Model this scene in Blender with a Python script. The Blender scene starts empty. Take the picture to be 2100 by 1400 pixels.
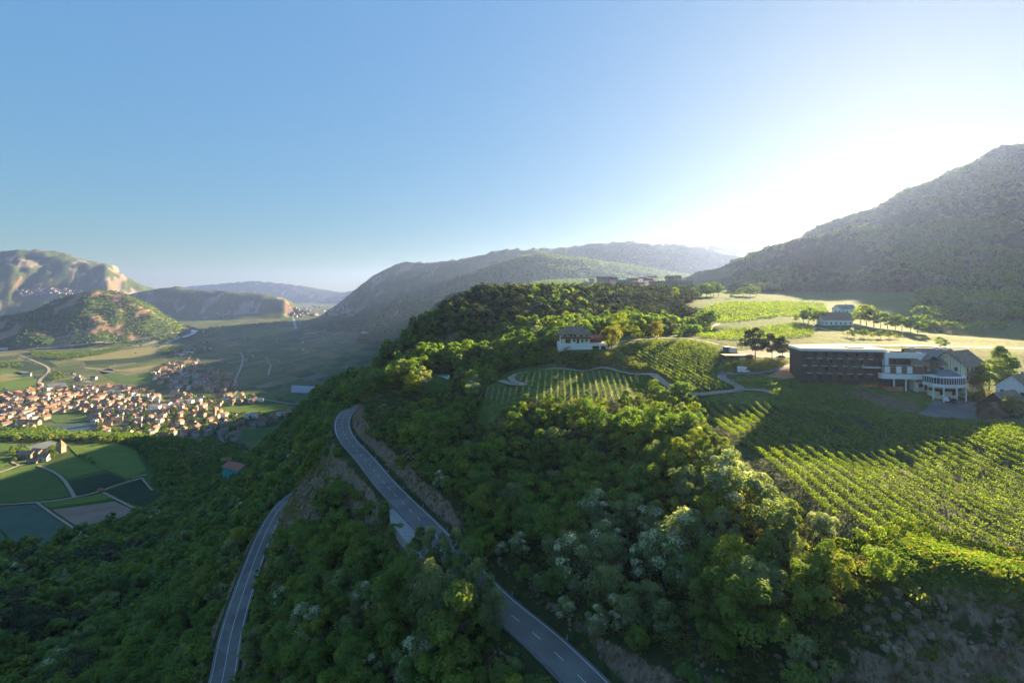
import bpy, math, random
import numpy as np
from mathutils import Vector, Matrix
random.seed(7); rng = np.random.default_rng(7)

HAZE_D, HAZE_G, HAZE_C = 4.4e-5, .56, (.33, .45, .88, 1)
# ------------------------------------------------------------------ camera
scene = bpy.context.scene
CZ = 330.0                    # camera height above the valley floor (z = 0)
FPX = 1050.0                  # focal length in photo pixels (2100 wide)
cam_data = bpy.data.cameras.new('camera')
cam = bpy.data.objects.new('camera', cam_data)
scene.collection.objects.link(cam)
cam.location = (0, 0, CZ)
cam.rotation_euler = (math.radians(90), 0, 0)
cam_data.sensor_width = 36; cam_data.lens = 18
cam_data.shift_y = -105 / 2100
cam_data.clip_start = 1; cam_data.clip_end = 60000
scene.camera = cam

# ------------------------------------------------------------------ sky, sun
SUN_EL, SUN_AZ = 14.3, 38.0   # azimuth clockwise from the view direction (+Y)
world = bpy.data.worlds.new('World'); scene.world = world; world.use_nodes = True
wn = world.node_tree.nodes; wl = world.node_tree.links
sky = wn.new('ShaderNodeTexSky'); sky.sky_type = 'NISHITA'; sky.sun_disc = False
sky.sun_elevation = math.radians(SUN_EL); sky.sun_rotation = math.radians(SUN_AZ)
sky.altitude = 400; sky.air_density = 1.0; sky.dust_density = 0.45; sky.ozone_density = 5.5
bg = wn['Background']; bg.inputs['Strength'].default_value = 0.142
# the glow round the sun is rolled off so that it does not drown the blue
def _wm(op, a, b):
    m = wn.new('ShaderNodeVectorMath'); m.operation = op
    for k, v in ((0, a), (1, b)):
        if isinstance(v, bpy.types.NodeSocket): wl.new(v, m.inputs[k])
        else: m.inputs[k].default_value = v
    return m
_l = _wm('DOT_PRODUCT', sky.outputs[0], (.2, .5, .3)).outputs['Value']
_k = wn.new('ShaderNodeMath'); _k.operation = 'MULTIPLY_ADD'; wl.new(_l, _k.inputs[0]); _k.inputs[1].default_value = 2.2; _k.inputs[2].default_value = 1.0
_c = wn.new('ShaderNodeCombineXYZ')
for q in range(3): wl.new(_k.outputs[0], _c.inputs[q])
wl.new(_wm('MULTIPLY', _wm('DIVIDE', sky.outputs[0], _c.outputs[0]).outputs[0], (.70, .67, .54)).outputs[0], bg.inputs['Color'])
sun_d = bpy.data.lights.new('sun', 'SUN'); sun_d.energy = 2.0; sun_d.angle = math.radians(0.6)
sun_d.color = (1.0, 0.77, 0.44)
sun = bpy.data.objects.new('sun', sun_d); scene.collection.objects.link(sun)
_a, _e = math.radians(SUN_AZ), math.radians(SUN_EL)
SUNV = Vector((math.sin(_a) * math.cos(_e), math.cos(_a) * math.cos(_e), math.sin(_e)))
sun.rotation_euler = SUNV.to_track_quat('Z', 'Y').to_euler()
scene.view_settings.view_transform = 'Standard'; scene.view_settings.look = 'None'
scene.view_settings.gamma = 1.0; scene.view_settings.use_curve_mapping = False
scene.view_settings.exposure = 3.82
scene.cycles.volume_bounces = 1; scene.cycles.max_bounces = 8
scene.cycles.diffuse_bounces = 5; scene.cycles.transmission_bounces = 3; scene.cycles.glossy_bounces = 2

# ------------------------------------------------------------------ numpy noise
def _hash(ix, iy, s):
    h = (ix.astype(np.int64) * 374761393 + iy.astype(np.int64) * 668265263 + s * 974634777) & 0xffffffff
    h = ((h ^ (h >> 13)) * 1274126177) & 0xffffffff
    return ((h ^ (h >> 16)) & 0xffff) / 65535.0
def vnoise(x, y, s=0):
    ix = np.floor(x); iy = np.floor(y); fx = x - ix; fy = y - iy
    u = fx * fx * (3 - 2 * fx); v = fy * fy * (3 - 2 * fy)
    a = _hash(ix, iy, s); b = _hash(ix + 1, iy, s); c = _hash(ix, iy + 1, s); d = _hash(ix + 1, iy + 1, s)
    return (a + (b - a) * u) * (1 - v) + (c + (d - c) * u) * v
def fbm(x, y, o=4, s=0, ridged=False):
    t = 0; amp = 1.0; n = 0
    for i in range(o):
        v = vnoise(x, y, s + i) * 2 - 1
        if ridged: v = 1 - 2 * np.abs(v)
        t = t + v * amp; n += amp; amp *= 0.5
        x = x * 2.03 + 17.3; y = y * 2.03 - 9.1
    return t / n

# ------------------------------------------------------------------ terrain control points
def P(px, py, D, th=0.0):
    """photo pixel at a distance -> world point, th = height of the trees standing there"""
    return ((px - 1050) / FPX * D, D, CZ - (py - 595) / FPX * D - th)

UP = CZ - 75.0     # level of the upper road
LO = CZ - 135.0    # level of the lower road
road_up_px = [(1203,1400),(1110,1309),(1010,1230),(897,1100),(795,1000),(748,940),(709,900),(700,872),(705,853),(716,842)]
road_up = [(90.0,-20.0),(60.0,18.0),(44.0,45.0),(29.0,72.0)] + [((x-1050)/FPX*75*FPX/(y-595), 75*FPX/(y-595)) for x, y in road_up_px] + [(-97,336),(-84,352),(-64,364),(-40,372)]
road_lo_px = [(456,1400),(472,1300),(503,1200),(540,1100),(567,1050),(587,1027)]
road_lo = [(-62,60),(-74,105),(-88,145)] + [((x-1050)/FPX*135*FPX/(y-595), 135*FPX/(y-595)) for x, y in road_lo_px] + [(-142,350),(-134,375),(-118,400),(-100,425)]
def smooth(pts, it=2):
    p = np.array(pts, float)
    for _ in range(it):
        q = [p[0]]
        for a, b in zip(p[:-1], p[1:]):
            q += [a * .75 + b * .25, a * .25 + b * .75]
        q.append(p[-1]); p = np.array(q)
    return p
RU = smooth(road_up, 3); RL = smooth(road_lo, 3)

cp = []
def C(*rows):
    for r in rows: cp.append(P(*r))
def W(*rows):
    for x, y, z in rows: cp.append((x, y, CZ + z))
for x, y in RU[::6]: cp.append((x, y, UP))
for x, y in RL[::6]: cp.append((x, y, LO))
# plateau edge along the near vineyard, and cliff under it
C((1420,818,225),(1440,870,190),(1480,935,152),(1540,985,132),(1600,1035,118),(1700,1110,102),(1800,1180,90),(1870,1208,86),(1980,1218,84),(2100,1230,82),(2400,1250,80),(2900,1280,78))
C((1300,1400,93),(1400,1400,89),(1500,1400,85),(1600,1400,82),(1700,1400,80.5),(1800,1400,79.5),(2100,1400,77.5),(2400,1420,76))
C((1850,1290,81.5),(2100,1310,79.5),(1700,1280,86),(1600,1230,93))
W((60,62,-92),(100,60,-90),(150,58,-88),(110,30,-105),(200,40,-100),(0,30,-110),(20,60,-88),(-30,60,-108),(300,60,-80),(300,0,-120),(0,-60,-150),(-60,0,-150),(200,-100,-160),(0,-300,-220),(-300,-300,-300),(400,-300,-200),(-200,-100,-260))
# wooded slope between the upper road and the plateau (tree height taken off)
C((1400,1180,103,9),(1500,1120,100,9),(1400,1020,125,9),(1300,1080,125,9),(1250,980,150,9),(1100,980,165,9),(1200,900,170,9),(1100,880,185,9),(1350,880,165,8),
  (1200,835,190,7),(1050,840,190,7),(1300,830,190,7),(1000,870,200,9),(900,850,248,9),(940,960,172,9),(800,850,238,9),(830,930,208,2),(900,990,178,2),(985,830,215,8),
  (880,800,262,8),(1390,830,205,6))
# plateau
C((1200,829,208),(1050,829,208),(1285,825,208),(1200,757,262),(1060,770,252),(1290,768,250),(1000,790,240),(1330,790,235),(1350,770,242),(1400,803,228),(1370,785,236),
  (1460,808,224),(1530,800,226),(1470,770,246),(1500,760,250),(1580,760,238),(1630,752,236),
  (1400,697,302),(1300,697,298),(1250,703,288),(1480,710,290),(1250,745,256),(1190,722,274),(1145,722,276),(1100,735,272,6),(1150,746,263),
  (1200,690,300,3),(1300,688,312),(1400,690,318),
  (1600,832,204),(1700,900,165),(1800,960,140),(1900,1050,113),(2000,1140,96),(2100,1100,101),(2100,900,150),(1900,840,195),(2000,850,190),(2100,860,175),(1800,850,188),(1700,830,200),
  (1640,795,213),(1780,797,212),(1900,822,200),(1980,812,204),(2060,845,185),
  (1640,720,285),(1560,735,268),(1560,722,282),(1700,712,290),(1900,712,285),(2060,720,270),(2200,760,230),(2400,900,150),(2600,800,190),(2400,1100,104),
  (1700,690,330),(1750,668,385),(1650,665,400),(1600,650,450),(1500,690,330),(1450,670,380),(1500,650,460),(1500,622,600),(1560,620,640),(1450,603,800),(1550,596,900),(1400,605,720),
  (1300,603,790),(1200,602,800),(1900,700,330),(2100,700,320),(1850,672,420),(2000,690,380))
# wooded hill above the villa
C((870,790,282),(905,772,290),(840,770,285),(850,740,315,9),(950,760,300,9),(850,700,350,10),(950,700,330,10),(950,650,400,11),(1050,700,320,10),(1100,660,370,11),(1200,645,390,11),(1300,622,470,11),(1400,645,400,10),(1450,665,378,6),
  (1100,584,520,11),(1200,586,560,11),(1300,592,620,11),(1000,584,480,11),(950,600,470,11),(900,635,448,11),(860,660,428,11),(820,688,408,11),(780,718,388,11),(748,760,368,11),(725,800,350,10),
  (1000,620,440,11),(1100,620,440,11),(1200,610,480,11))
W((-110,440,-75),(-130,402,-105),(-150,380,-125),(-150,480,-100),(-90,520,-60),(-140,560,-105),(20,600,-18),(-50,640,-50),(-170,640,-112))
# slope under the upper road, lower spur, ravine
C((745,757,650,6),(700,775,660,6),(668,788,690,6),(600,853,780,8),(563,890,830,8),(500,935,900,8),(700,830,500,8),(640,900,480,9),(600,950,470,9),(560,1000,440,9),(520,1030,470,9),(640,860,600,8),(700,812,500,0),(660,840,560,8),
  (480,1100,380,10),(420,1200,300,10),(380,1320,230,8),(300,1250,330,12),(200,1300,300,12),(0,1380,245,12),(0,1220,400,12),(300,1150,430,12),(400,1050,540,12),(500,960,720,12),(430,990,680,10),(470,965,790,8),(330,1380,225,10),(-300,1300,260,10),(-300,1000,560))
W((-95,220,-112),(-112,260,-112),(-122,300,-112),(-75,170,-108),(-50,120,-105),(-28,140,-90),(-60,190,-95),(-90,235,-92),(-108,285,-95),(-20,95,-98),(-75,70,-148),(-130,150,-160),(-180,120,-190))
# farm knoll with fields
C((0,1130,515),(-200,1130,515),(170,1110,535),(290,1050,605),(340,1010,670),(330,960,752),(300,912,870),(200,905,888),(100,905,888),(0,905,888),(-200,905,888),(150,1000,680),(0,1000,680),(350,930,850),(60,950,775),(220,950,775),(110,935,810))
# valley floor
for x, y in [(-1200,1150),(-900,1150),(-700,1120),(-550,1080),(-480,1010),(-800,1200),(-450,1150),(-400,1100),(-380,1300),(-500,1500),(-800,1500),(-1500,1300),(-1500,700),(-1300,400),(-1200,0),(-900,1800),(-560,1300),(-700,2500),(-1500,2500),(-900,3200),(-2000,3000),(-3000,3000),(-3000,1000),(-1000,4000),(-2500,5000),(-1500,5500),(-600,2000),(-1500,8000),(-5000,8000),(-2000,12000),(-6000,3000),(-5000,-2000)]:
    cp.append((x, y, 0.0))
# plateau continuing behind, with its left edge
W((-60,700,-30),(-200,760,-190),(-110,900,-35),(-230,950,-200),(-154,1200,-12),(-80,1000,-20),(-300,1250,-200),(-110,1500,-20),(-420,1600,-325),(-560,2400,-330),(-400,1250,-300),(-640,3000,-330),(-300,1600,-230),(-60,2000,-15),(-330,2100,-290),(-420,3000,-260),(-40,2600,0),(-200,2300,-250),(160,1500,-5),(150,2000,0),(500,1500,-5),(500,2500,30),(100,3000,40),(1000,2500,40),(2000,3500,60),(0,1000,-12),(400,1000,-2),(300,1200,-5),(700,1500,10),(1500,1500,60),(3000,3000,100),(3000,6000,100),(8000,7200,100),(0,7200,100),(8000,2000,100),(3000,0,50),(1500,0,0),(1000,500,-10),(800,100,-40),(0,16000,-100))
cp = np.array(cp)
def kern(ax, ay, bx, by):
    return -np.sqrt((ax - bx) ** 2 + (ay - by) ** 2 + 6.0 ** 2)
n = len(cp)
A = np.zeros((n + 1, n + 1))
A[:n, :n] = kern(cp[:, None, 0], cp[:, None, 1], cp[None, :, 0], cp[None, :, 1])
A[:n, :n] += np.eye(n) * 1.0
A[:n, n] = 1; A[n, :n] = 1
wts = np.linalg.solve(A, np.append(cp[:, 2], 0))
def rbf(x, y):
    out = np.empty(x.shape); xf = x.ravel(); yf = y.ravel(); o = out.ravel()
    for i in range(0, xf.size, 8000):
        o[i:i+8000] = kern(xf[i:i+8000, None], yf[i:i+8000, None], cp[None, :, 0], cp[None, :, 1]) @ wts[:n] + wts[n]
    return o.reshape(x.shape)

def seg_dist(x, y, poly):
    """distance to a polyline, index+fraction of the nearest point, signed side"""
    best = np.full(x.shape, 1e18); par = np.zeros(x.shape); side = np.ones(x.shape)
    for i in range(len(poly) - 1):
        ax, ay = poly[i][:2]; bx, by = poly[i + 1][:2]
        dx, dy = bx - ax, by - ay
        t = np.clip(((x - ax) * dx + (y - ay) * dy) / (dx * dx + dy * dy + 1e-9), 0, 1)
        qx = ax + t * dx - x; qy = ay + t * dy - y
        d = qx * qx + qy * qy
        m = d < best
        best = np.where(m, d, best); par = np.where(m, i + t, par)
        side = np.where(m, np.sign(dx * (y - ay) - dy * (x - ax)), side)
    return np.sqrt(best), par, side

# crest lines of the mountains: (px, py, distance, front width), base height, back width, profile power, noise
MTN = [
 # dark massif and its plateau ridge to the right
 ([(560,662,7000,300),(640,656,6500,350),(700,648,6200,420),(735,605,6000,600),(780,566,5800,900),(830,541,5600,1150),(900,540,5200,1300),(1000,527,5000,1500),(1050,514,4800,1600),(1120,514,4700,1700),(1200,505,4700,1700),(1300,500,4600,1700),(1400,507,4600,1700),(1500,524,4550,1600),(1590,534,4500,1500),(1750,560,4500,1300)], 0, 2500, 0.75, .10),
 # green hill in front of it
 ([(905,640,3450,300),(952,604,3450,450),(985,570,3450,650),(1010,545,3500,800),(1060,530,3550,1000),(1110,521,3550,1000),(1200,533,3600,1000),(1300,548,3650,950),(1400,565,3700,900),(1520,585,3750,900)], 270, 1200, .8, .10),
 # low reddish spur at its foot
 ([(852,690,1700,90),(880,655,1500,150),(914,612,1250,170),(950,602,1200,180),(1000,598,1150,220)], 90, 400, .8, .06),
 # wooded mountain on the right
 ([(1525,584,1100,110),(1560,566,1090,260),(1600,552,1090,360),(1660,530,1100,480),(1710,512,1110,560),(1745,482,1120,640),(1830,462,1180,720),(1900,432,1230,780),(1955,395,1270,820),(1985,352,1310,860),(2030,330,1350,900),(2100,303,1400,950),(2300,290,1450,1050),(2700,310,1550,1200),(3400,340,1800,1400)], 295, 1000, .95, .15),
 # knoll across the valley
 ([(-500,700,3300,500),(-200,690,3250,500),(-60,668,3200,420),(0,652,3220,430),(60,638,3300,480),(100,620,3360,520),(140,606,3420,600),(190,595,3480,680),(235,600,3560,680),(280,618,3700,600),(318,642,3850,450),(345,672,4000,200)], 0, 650, .8, .12),
 ([(20,690,2950,150),(50,672,3000,260),(90,690,2960,230),(92,716,2850,100)], 0, 260, .8, .08),
 # cliffed ridge behind the knoll
 ([(240,612,6600,500),(300,597,6500,650),(360,588,6400,700),(400,595,6350,650),(470,598,6300,620),(540,603,6300,560),(585,612,6350,450),(612,634,6400,220)], 0, 1500, .62, .10),
 # pale mountain far left
 ([(-600,522,6800,1500),(-200,517,6800,1500),(0,519,6850,1500),(60,515,6850,1500),(112,518,6950,1300),(150,531,7000,1200),(185,540,7050,1100),(218,544,7100,950),(248,562,7200,800),(300,588,7400,600),(360,604,7600,400)], 0, 3000, .8, .17),
 # far blue ranges
 ([(300,600,13500,900),(400,586,14000,1200),(520,576,14000,1200),(600,583,14000,1200),(700,600,14000,900),(760,590,14000,900),(850,575,14000,1200)], 0, 2000, .9, .06),
 ([(1330,516,5600,900),(1400,508,5500,900),(1465,503,5400,900),(1540,516,5400,900),(1600,521,5400,900),(1680,511,5200,900),(1730,502,5000,900),(1850,500,4600,900)], 200, 2000, .9, .06),
]
def mountains(x, y):
    h = np.full(x.shape, -1e9)
    for pts, base, wb, power, nz in MTN:
        pl = [P(a, b, c) + (d,) for a, b, c, d in pts]
        xs = np.array([p[0] for p in pl]); ys = np.array([p[1] for p in pl])
        m = (x > xs.min() - 3500) & (x < xs.max() + 3500) & (y > ys.min() - 3500) & (y < ys.max() + 3500)
        if not m.any(): continue
        X = x[m]; Y = y[m]
        wx = fbm(X / 420, Y / 420, 3, 11) * 60; wy = fbm(X / 420, Y / 420, 3, 31) * 60
        if base == 0 and ys.min() > 2500: wx *= 1.3; wy *= 1.3
        d, par, side = seg_dist(X + wx * .6, Y + wy * .6, pl)
        idx = np.arange(len(pl))
        zc = np.interp(par, idx, [p[2] for p in pl]); w = np.interp(par, idx, [p[3] for p in pl])
        front = side < 0                     # crest runs left to right, camera side is on its right hand
        ww = np.where(front | (par <= 0) | (par >= len(pl) - 1), w, np.maximum(wb, w * .6))
        t = np.clip(d / ww, 0, 1.6)
        if nz == .10 and base == 0 and power == .62:      # cliffs: flat top, steep face, talus
            prof = np.where(front, np.interp(t, [0,.22,.36,.48,.75,1,1.6], [0,.10,.22,.62,.88,1.0,1.3]), t ** 1.1)
        else:
            prof = t ** (1.0 / power) * .35 + t * .65 if power >= .9 else np.interp(t, [0,.15,.45,.7,1,1.6], [0,.06,.42,.74,1.0,1.5])
        rel = zc - base
        zc = zc + rel * .05 * fbm(X / 130, Y / 130, 4, 61, True) * (1 if base == 0 else .5)
        gul = fbm(X / (rel.mean() * .9 + 60), Y / (rel.mean() * .9 + 60), 5, 5, True)
        hh = zc - rel * prof + rel * nz * gul * np.clip(t * 2.2, 0.08, 1) * np.clip(1.25 - t, .2, 1)
        hm = h[m]; hh = hh - np.maximum(d - ww, 0) * 1.2; h[m] = np.maximum(hm, hh)
    return h

def height(x, y):
    z = rbf(x, y)
    r = np.hypot(x, y)
    z = z + fbm(x / 9, y / 9, 3, 3) * .25 * np.clip((r - 10) / 60, 0, 1) * np.clip((z - 3) / 60, 0, 1)
    # rugged rock where steep and near
    z = np.maximum(z, mountains(x, y))
    z = np.maximum(z, 0.0)
    for poly, lv, wid in ((RU, UP, 4.6), (RL, LO, 4.8)):
        bb = (x > poly[:, 0].min() - 30) & (x < poly[:, 0].max() + 30) & (y > poly[:, 1].min() - 30) & (y < poly[:, 1].max() + 30)
        if not bb.any(): continue
        X = x[bb]; Y = y[bb]; d, _, side = seg_dist(X, Y, poly)
        zz = z[bb]
        up = zz > lv
        f = np.where(up, np.clip((d - wid - .6) / 4.0, 0, 1), np.clip((d - wid - .3) / 6.0, 0, 1))
        z[bb] = (lv - .35) * (1 - f) + zz * f
    return z

# polar sheet round the camera: fine where the photograph looks, coarse elsewhere
AZ = np.radians(np.concatenate([np.arange(-180, -60, 6.), np.arange(-60, -47, 1.), np.arange(-47, 47.01, .2), np.arange(48, 60, 1.), np.arange(60, 180.1, 6.)]))
NR = 860
RR = np.geomspace(22, 17000, NR)
gA, gR = np.meshgrid(AZ, RR)            # rows = radius
gX = np.sin(gA) * gR; gY = np.cos(gA) * gR
gZ = height(gX, gY)
# broken rock and hummocks where the ground is steep
_dr = np.gradient(gZ, axis=0) / np.gradient(gR, axis=0); _da = np.gradient(gZ, axis=1) / (np.gradient(gA, axis=1) * gR)
gS = np.hypot(_dr, _da)                 # slope
_d1, _, _ = seg_dist(gX, gY, RU[::2]); _d2, _, _ = seg_dist(gX, gY, RL[::2])
_k = np.clip((gS - .75) / .6, 0, 1) * np.clip((np.minimum(_d1, _d2) - 6) / 4, 0, 1) * np.clip(1.6 - gR / 700, 0, 1) * (gR > 45)
gZ += _k * (fbm(gX / 5.5, gY / 5.5, 4, 41, True) * 1.9 + fbm(gX / 2.2, gY / 2.2, 3, 47) * .8 + fbm(gX / .9, gY / .9, 2, 53, True) * .45 * (gR < 150))
LR0, LR1 = math.log(RR[0]), math.log(RR[-1])
def crag(x, y):
    return fbm(x / 150, y / 150, 4, 81) + .35 * fbm(x / 40, y / 40, 2, 87)
def H(x, y):
    """ground height, read from the sheet itself"""
    x = np.asarray(x, float); y = np.asarray(y, float)
    r = np.clip(np.hypot(x, y), RR[0] * 1.001, RR[-1] * .999); a = np.arctan2(x, y)
    fi = (np.log(r) - LR0) / (LR1 - LR0) * (NR - 1)
    i = np.clip(fi.astype(int), 0, NR - 2)
    u = (r - RR[i]) / (RR[i + 1] - RR[i])
    j = np.clip(np.searchsorted(AZ, a) - 1, 0, len(AZ) - 2)
    v = (a - AZ[j]) / (AZ[j + 1] - AZ[j])
    return (gZ[i, j] * (1 - v) + gZ[i, j + 1] * v) * (1 - u) + (gZ[i + 1, j] * (1 - v) + gZ[i + 1, j + 1] * v) * u
def hit(px, py, d0=40.):
    """where the line of sight through a photo pixel meets the ground (first hit beyond d0)"""
    D = np.geomspace(d0, 16000, 4000)
    X = (px - 1050) / FPX * D; Z = CZ - (py - 595) / FPX * D
    k = np.argmax(H(X, D) >= Z)
    if k == 0: return (X[0], D[0]) if H(X[0], D[0]) >= Z[0] else (X[-1], D[-1])
    a, b = D[k - 1], D[k]
    for _ in range(12):
        m = (a + b) / 2
        if H((px - 1050) / FPX * m, m) >= CZ - (py - 595) / FPX * m: b = m
        else: a = m
    return ((px - 1050) / FPX * b, b)

# ------------------------------------------------------------------ material helpers
class Nt:
    def __init__(self, name):
        self.m = bpy.data.materials.new(name); self.m.use_nodes = True
        self.t = self.m.node_tree; self.t.nodes.clear()
        self.out = self.t.nodes.new('ShaderNodeOutputMaterial')
    def n(self, typ, **kw):
        nd = self.t.nodes.new('ShaderNode' + typ); ins = kw.pop('ins', {})
        for k, v in kw.items(): setattr(nd, k, v)
        for k, v in ins.items(): self.put(nd.inputs[k], v)
        return nd
    def put(self, sock, v):
        if isinstance(v, bpy.types.NodeSocket): self.t.links.new(v, sock)
        elif isinstance(v, bpy.types.Node): self.t.links.new(v.outputs[0], sock)
        elif isinstance(v, (tuple, list)) and len(v) == 3 and sock.type == 'RGBA': sock.default_value = (*v, 1)
        else: sock.default_value = v
    def mix(self, f, a, b, bt='MIX'):
        nd = self.t.nodes.new('ShaderNodeMix'); nd.data_type = 'RGBA'; nd.blend_type = bt; nd.clamp_factor = True
        self.put(nd.inputs[0], f); self.put(nd.inputs[6], a); self.put(nd.inputs[7], b)
        return nd.outputs[2]
    def math(self, op, a, b=0., c=0.):
        nd = self.t.nodes.new('ShaderNodeMath'); nd.operation = op
        self.put(nd.inputs[0], a); self.put(nd.inputs[1], b); self.put(nd.inputs[2], c)
        return nd.outputs[0]
    def step(self, v, lo, hi):
        nd = self.n('MapRange', ins={0: v, 1: lo, 2: hi}); nd.interpolation_type = 'SMOOTHSTEP'
        return nd.outputs[0]
    def noise(self, vec, scale, detail=4, rough=.55, col=False):
        nd = self.n('TexNoise', ins={'Vector': vec, 'Scale': scale, 'Detail': detail, 'Roughness': rough})
        return nd.outputs[1 if col else 0]
    def ramp(self, f, stops, interp='LINEAR'):
        nd = self.n('ValToRGB', ins={0: f}); r = nd.color_ramp; r.interpolation = interp
        while len(r.elements) < len(stops): r.elements.new(.5)
        for e, (p, c) in zip(r.elements, stops): e.position = p; e.color = (*c, 1)
        return nd.outputs[0]
    def bsdf(self, col, rough=.9, bump=None, bd=.1, bs=.5, spec=.2, **kw):
        b = self.n('BsdfPrincipled'); self.put(b.inputs['Base Color'], col); self.put(b.inputs['Roughness'], rough)
        b.inputs['Specular IOR Level'].default_value = spec
        for k, v in kw.items(): self.put(b.inputs[k.replace('_', ' ')], v)
        if bump is not None:
            bn = self.n('Bump', ins={'Height': bump, 'Distance': bd, 'Strength': bs}); self.put(b.inputs['Normal'], bn)
        self.put(self.out.inputs[0], b); return self.m
    def pos(self): return self.n('NewGeometry').outputs['Position']
    def obj(self): return self.n('TexCoord').outputs['Object']

MAT = {}
def simple(name, col, rough=.7, var=.12, scale=1.5, spec=.3, **kw):
    t = Nt(name); v = t.noise(t.obj(), scale, 5)
    c = t.mix(t.step(v, .3, .7), tuple(x * (1 - var) for x in col), tuple(min(1, x * (1 + var)) for x in col))
    MAT[name] = t.bsdf(c, rough, bump=v, bd=.02, bs=.4, spec=spec, **kw); return MAT[name]
def byrandom(name, cols, rough=.8, var=.1, scale=.8):
    """colour differs from object to object"""
    t = Nt(name); r = t.n('ObjectInfo').outputs['Random']; k = len(cols)
    c = t.ramp(r, [(i / k, c) for i, c in enumerate(cols)], 'CONSTANT')
    v = t.noise(t.obj(), scale, 4)
    c = t.mix(t.step(v, .25, .75), c, t.mix(1.0, c, (.74, .74, .74), 'MULTIPLY'))
    MAT[name] = t.bsdf(c, rough, spec=.2); return MAT[name]
def leafmat(name, cols, trans=.48, rough=.6):
    """foliage: tone differs from tree to tree and from leaf clump to leaf clump"""
    t = Nt(name); r = t.n('ObjectInfo').outputs['Random']
    c = t.ramp(r, [(i / (len(cols) - 1), c) for i, c in enumerate(cols)])
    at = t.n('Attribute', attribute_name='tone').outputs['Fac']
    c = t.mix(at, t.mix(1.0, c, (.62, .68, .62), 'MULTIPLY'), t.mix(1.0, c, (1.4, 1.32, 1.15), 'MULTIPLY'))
    d = t.n('BsdfDiffuse', ins={'Color': c})
    tc = t.mix(1.0, c, (1.7, 1.9, .7), 'MULTIPLY')
    tr = t.n('BsdfTranslucent', ins={'Color': tc}); g = t.n('BsdfGlossy', ins={'Roughness': rough, 'Color': (.6, .65, .6)})
    m1 = t.n('MixShader', ins={0: trans, 1: d, 2: tr}); m2 = t.n('MixShader', ins={0: .035, 1: m1, 2: g})
    t.put(t.out.inputs[0], m2.outputs[0]); MAT[name] = t.m; return t.m

leafmat('leaf', [(.12,.185,.035), (.16,.235,.042), (.125,.205,.052), (.20,.265,.042), (.145,.215,.038), (.22,.26,.04)])
leafmat('leaf_bright', [(.22,.26,.032), (.25,.27,.036)])
leafmat('leaf_grey', [(.17,.215,.10), (.21,.24,.115)])
leafmat('leaf_pine', [(.055,.085,.032), (.090,.094,.040), (.05,.078,.03)], trans=.2)
leafmat('leaf_cedar', [(.04,.055,.03), (.045,.06,.032)], trans=.08)
leafmat('leaf_golden', [(.20,.19,.04), (.23,.20,.05)])
leafmat('leaf_bush', [(.15,.19,.045), (.18,.19,.052), (.18,.145,.06)])
leafmat('leaf_vine', [(.145,.20,.03), (.17,.22,.036)], trans=.5)
leafmat('leaf_grass', [(.08,.14,.028), (.105,.15,.036)])
leafmat('blossom', [(.44,.48,.36), (.52,.53,.42)], trans=.3)
simple('vine_post', (.22,.20,.17), .9, .2, 3)
simple('bark', (.10,.075,.055), .95, .3, 3)
simple('asphalt', (.155,.150,.148), .85, .12, .25)
simple('white_paint', (.75,.75,.73), .6, .06, 2)
simple('marking', (.62,.62,.60), .7, .12, 3)
simple('concrete', (.30,.29,.27), .85, .15, 1)
simple('gravel', (.30,.26,.20), .95, .15, .6)
simple('metal_grey', (.32,.33,.34), .45, .1, 2, Metallic=.7)
simple('rust_metal', (.40,.26,.10), .6, .15, 2)
simple('dark_wood', (.10,.068,.046), .75, .2, 3)
simple('wood', (.20,.115,.065), .8, .2, 3)
simple('cream_wall', (.78,.72,.52), .85, .05, 1)
simple('white_wall', (.80,.79,.76), .85, .05, 1)
simple('stone_wall', (.33,.28,.21), .95, .25, .8)
simple('roof_brown', (.27,.185,.125), .9, .25, .8)
simple('roof_grey', (.20,.21,.22), .6, .12, .8)
simple('roof_red', (.36,.14,.085), .9, .2, 1)
simple('glass', (.05,.065,.075), .12, .1, .5, spec=.6)
simple('pool_water', (.05,.35,.45), .08, .1, .5, spec=.6)
simple('orange_earth', (.42,.20,.09), .95, .15, .3)
simple('trunk_dark', (.05,.04,.032), .95, .2, 3)
simple('teal_paint', (.05,.30,.30), .7, .1, 1)
simple('white_car', (.78,.78,.77), .25, .03, 1, spec=.5)
simple('dark_car', (.02,.022,.03), .25, .05, 1, spec=.5)
simple('tyre', (.02,.02,.02), .8, .1, 3)
simple('blue_tarp', (.08,.12,.22), .7, .1, 1)
simple('black_cloth', (.03,.03,.04), .9, .1, 3)
simple('skin', (.45,.27,.19), .6, .05, 3)
simple('denim', (.07,.10,.19), .9, .1, 3)
simple('solar', (.02,.03,.06), .2, .1, 3, spec=.6)
byrandom('house_wall', [(.56,.50,.42), (.64,.62,.58), (.54,.43,.32), (.60,.54,.47), (.50,.41,.34), (.68,.67,.65)])
byrandom('house_roof', [(.34,.16,.10), (.28,.14,.095), (.38,.20,.13), (.22,.13,.095), (.31,.19,.135), (.42,.18,.10), (.24,.16,.13)])

t = Nt('rock'); p_ = t.pos(); a_ = t.noise(t.n('Mapping', ins={0: p_, 'Scale': (1, 1, .6)}).outputs[0], .9, 7, .7); b_ = t.noise(p_, .25, 4)
c = t.ramp(a_, [(.3,(.09,.066,.045)),(.45,(.22,.165,.115)),(.58,(.36,.28,.20)),(.68,(.14,.14,.06)),(.8,(.46,.38,.29))]); c = t.mix(t.step(b_, .42, .6), c, t.mix(1.0, c, (.62, .58, .6), 'MULTIPLY'))
MAT['rock'] = t.bsdf(c, .95, bump=a_, bd=.35, bs=.9, spec=.1)

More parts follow.
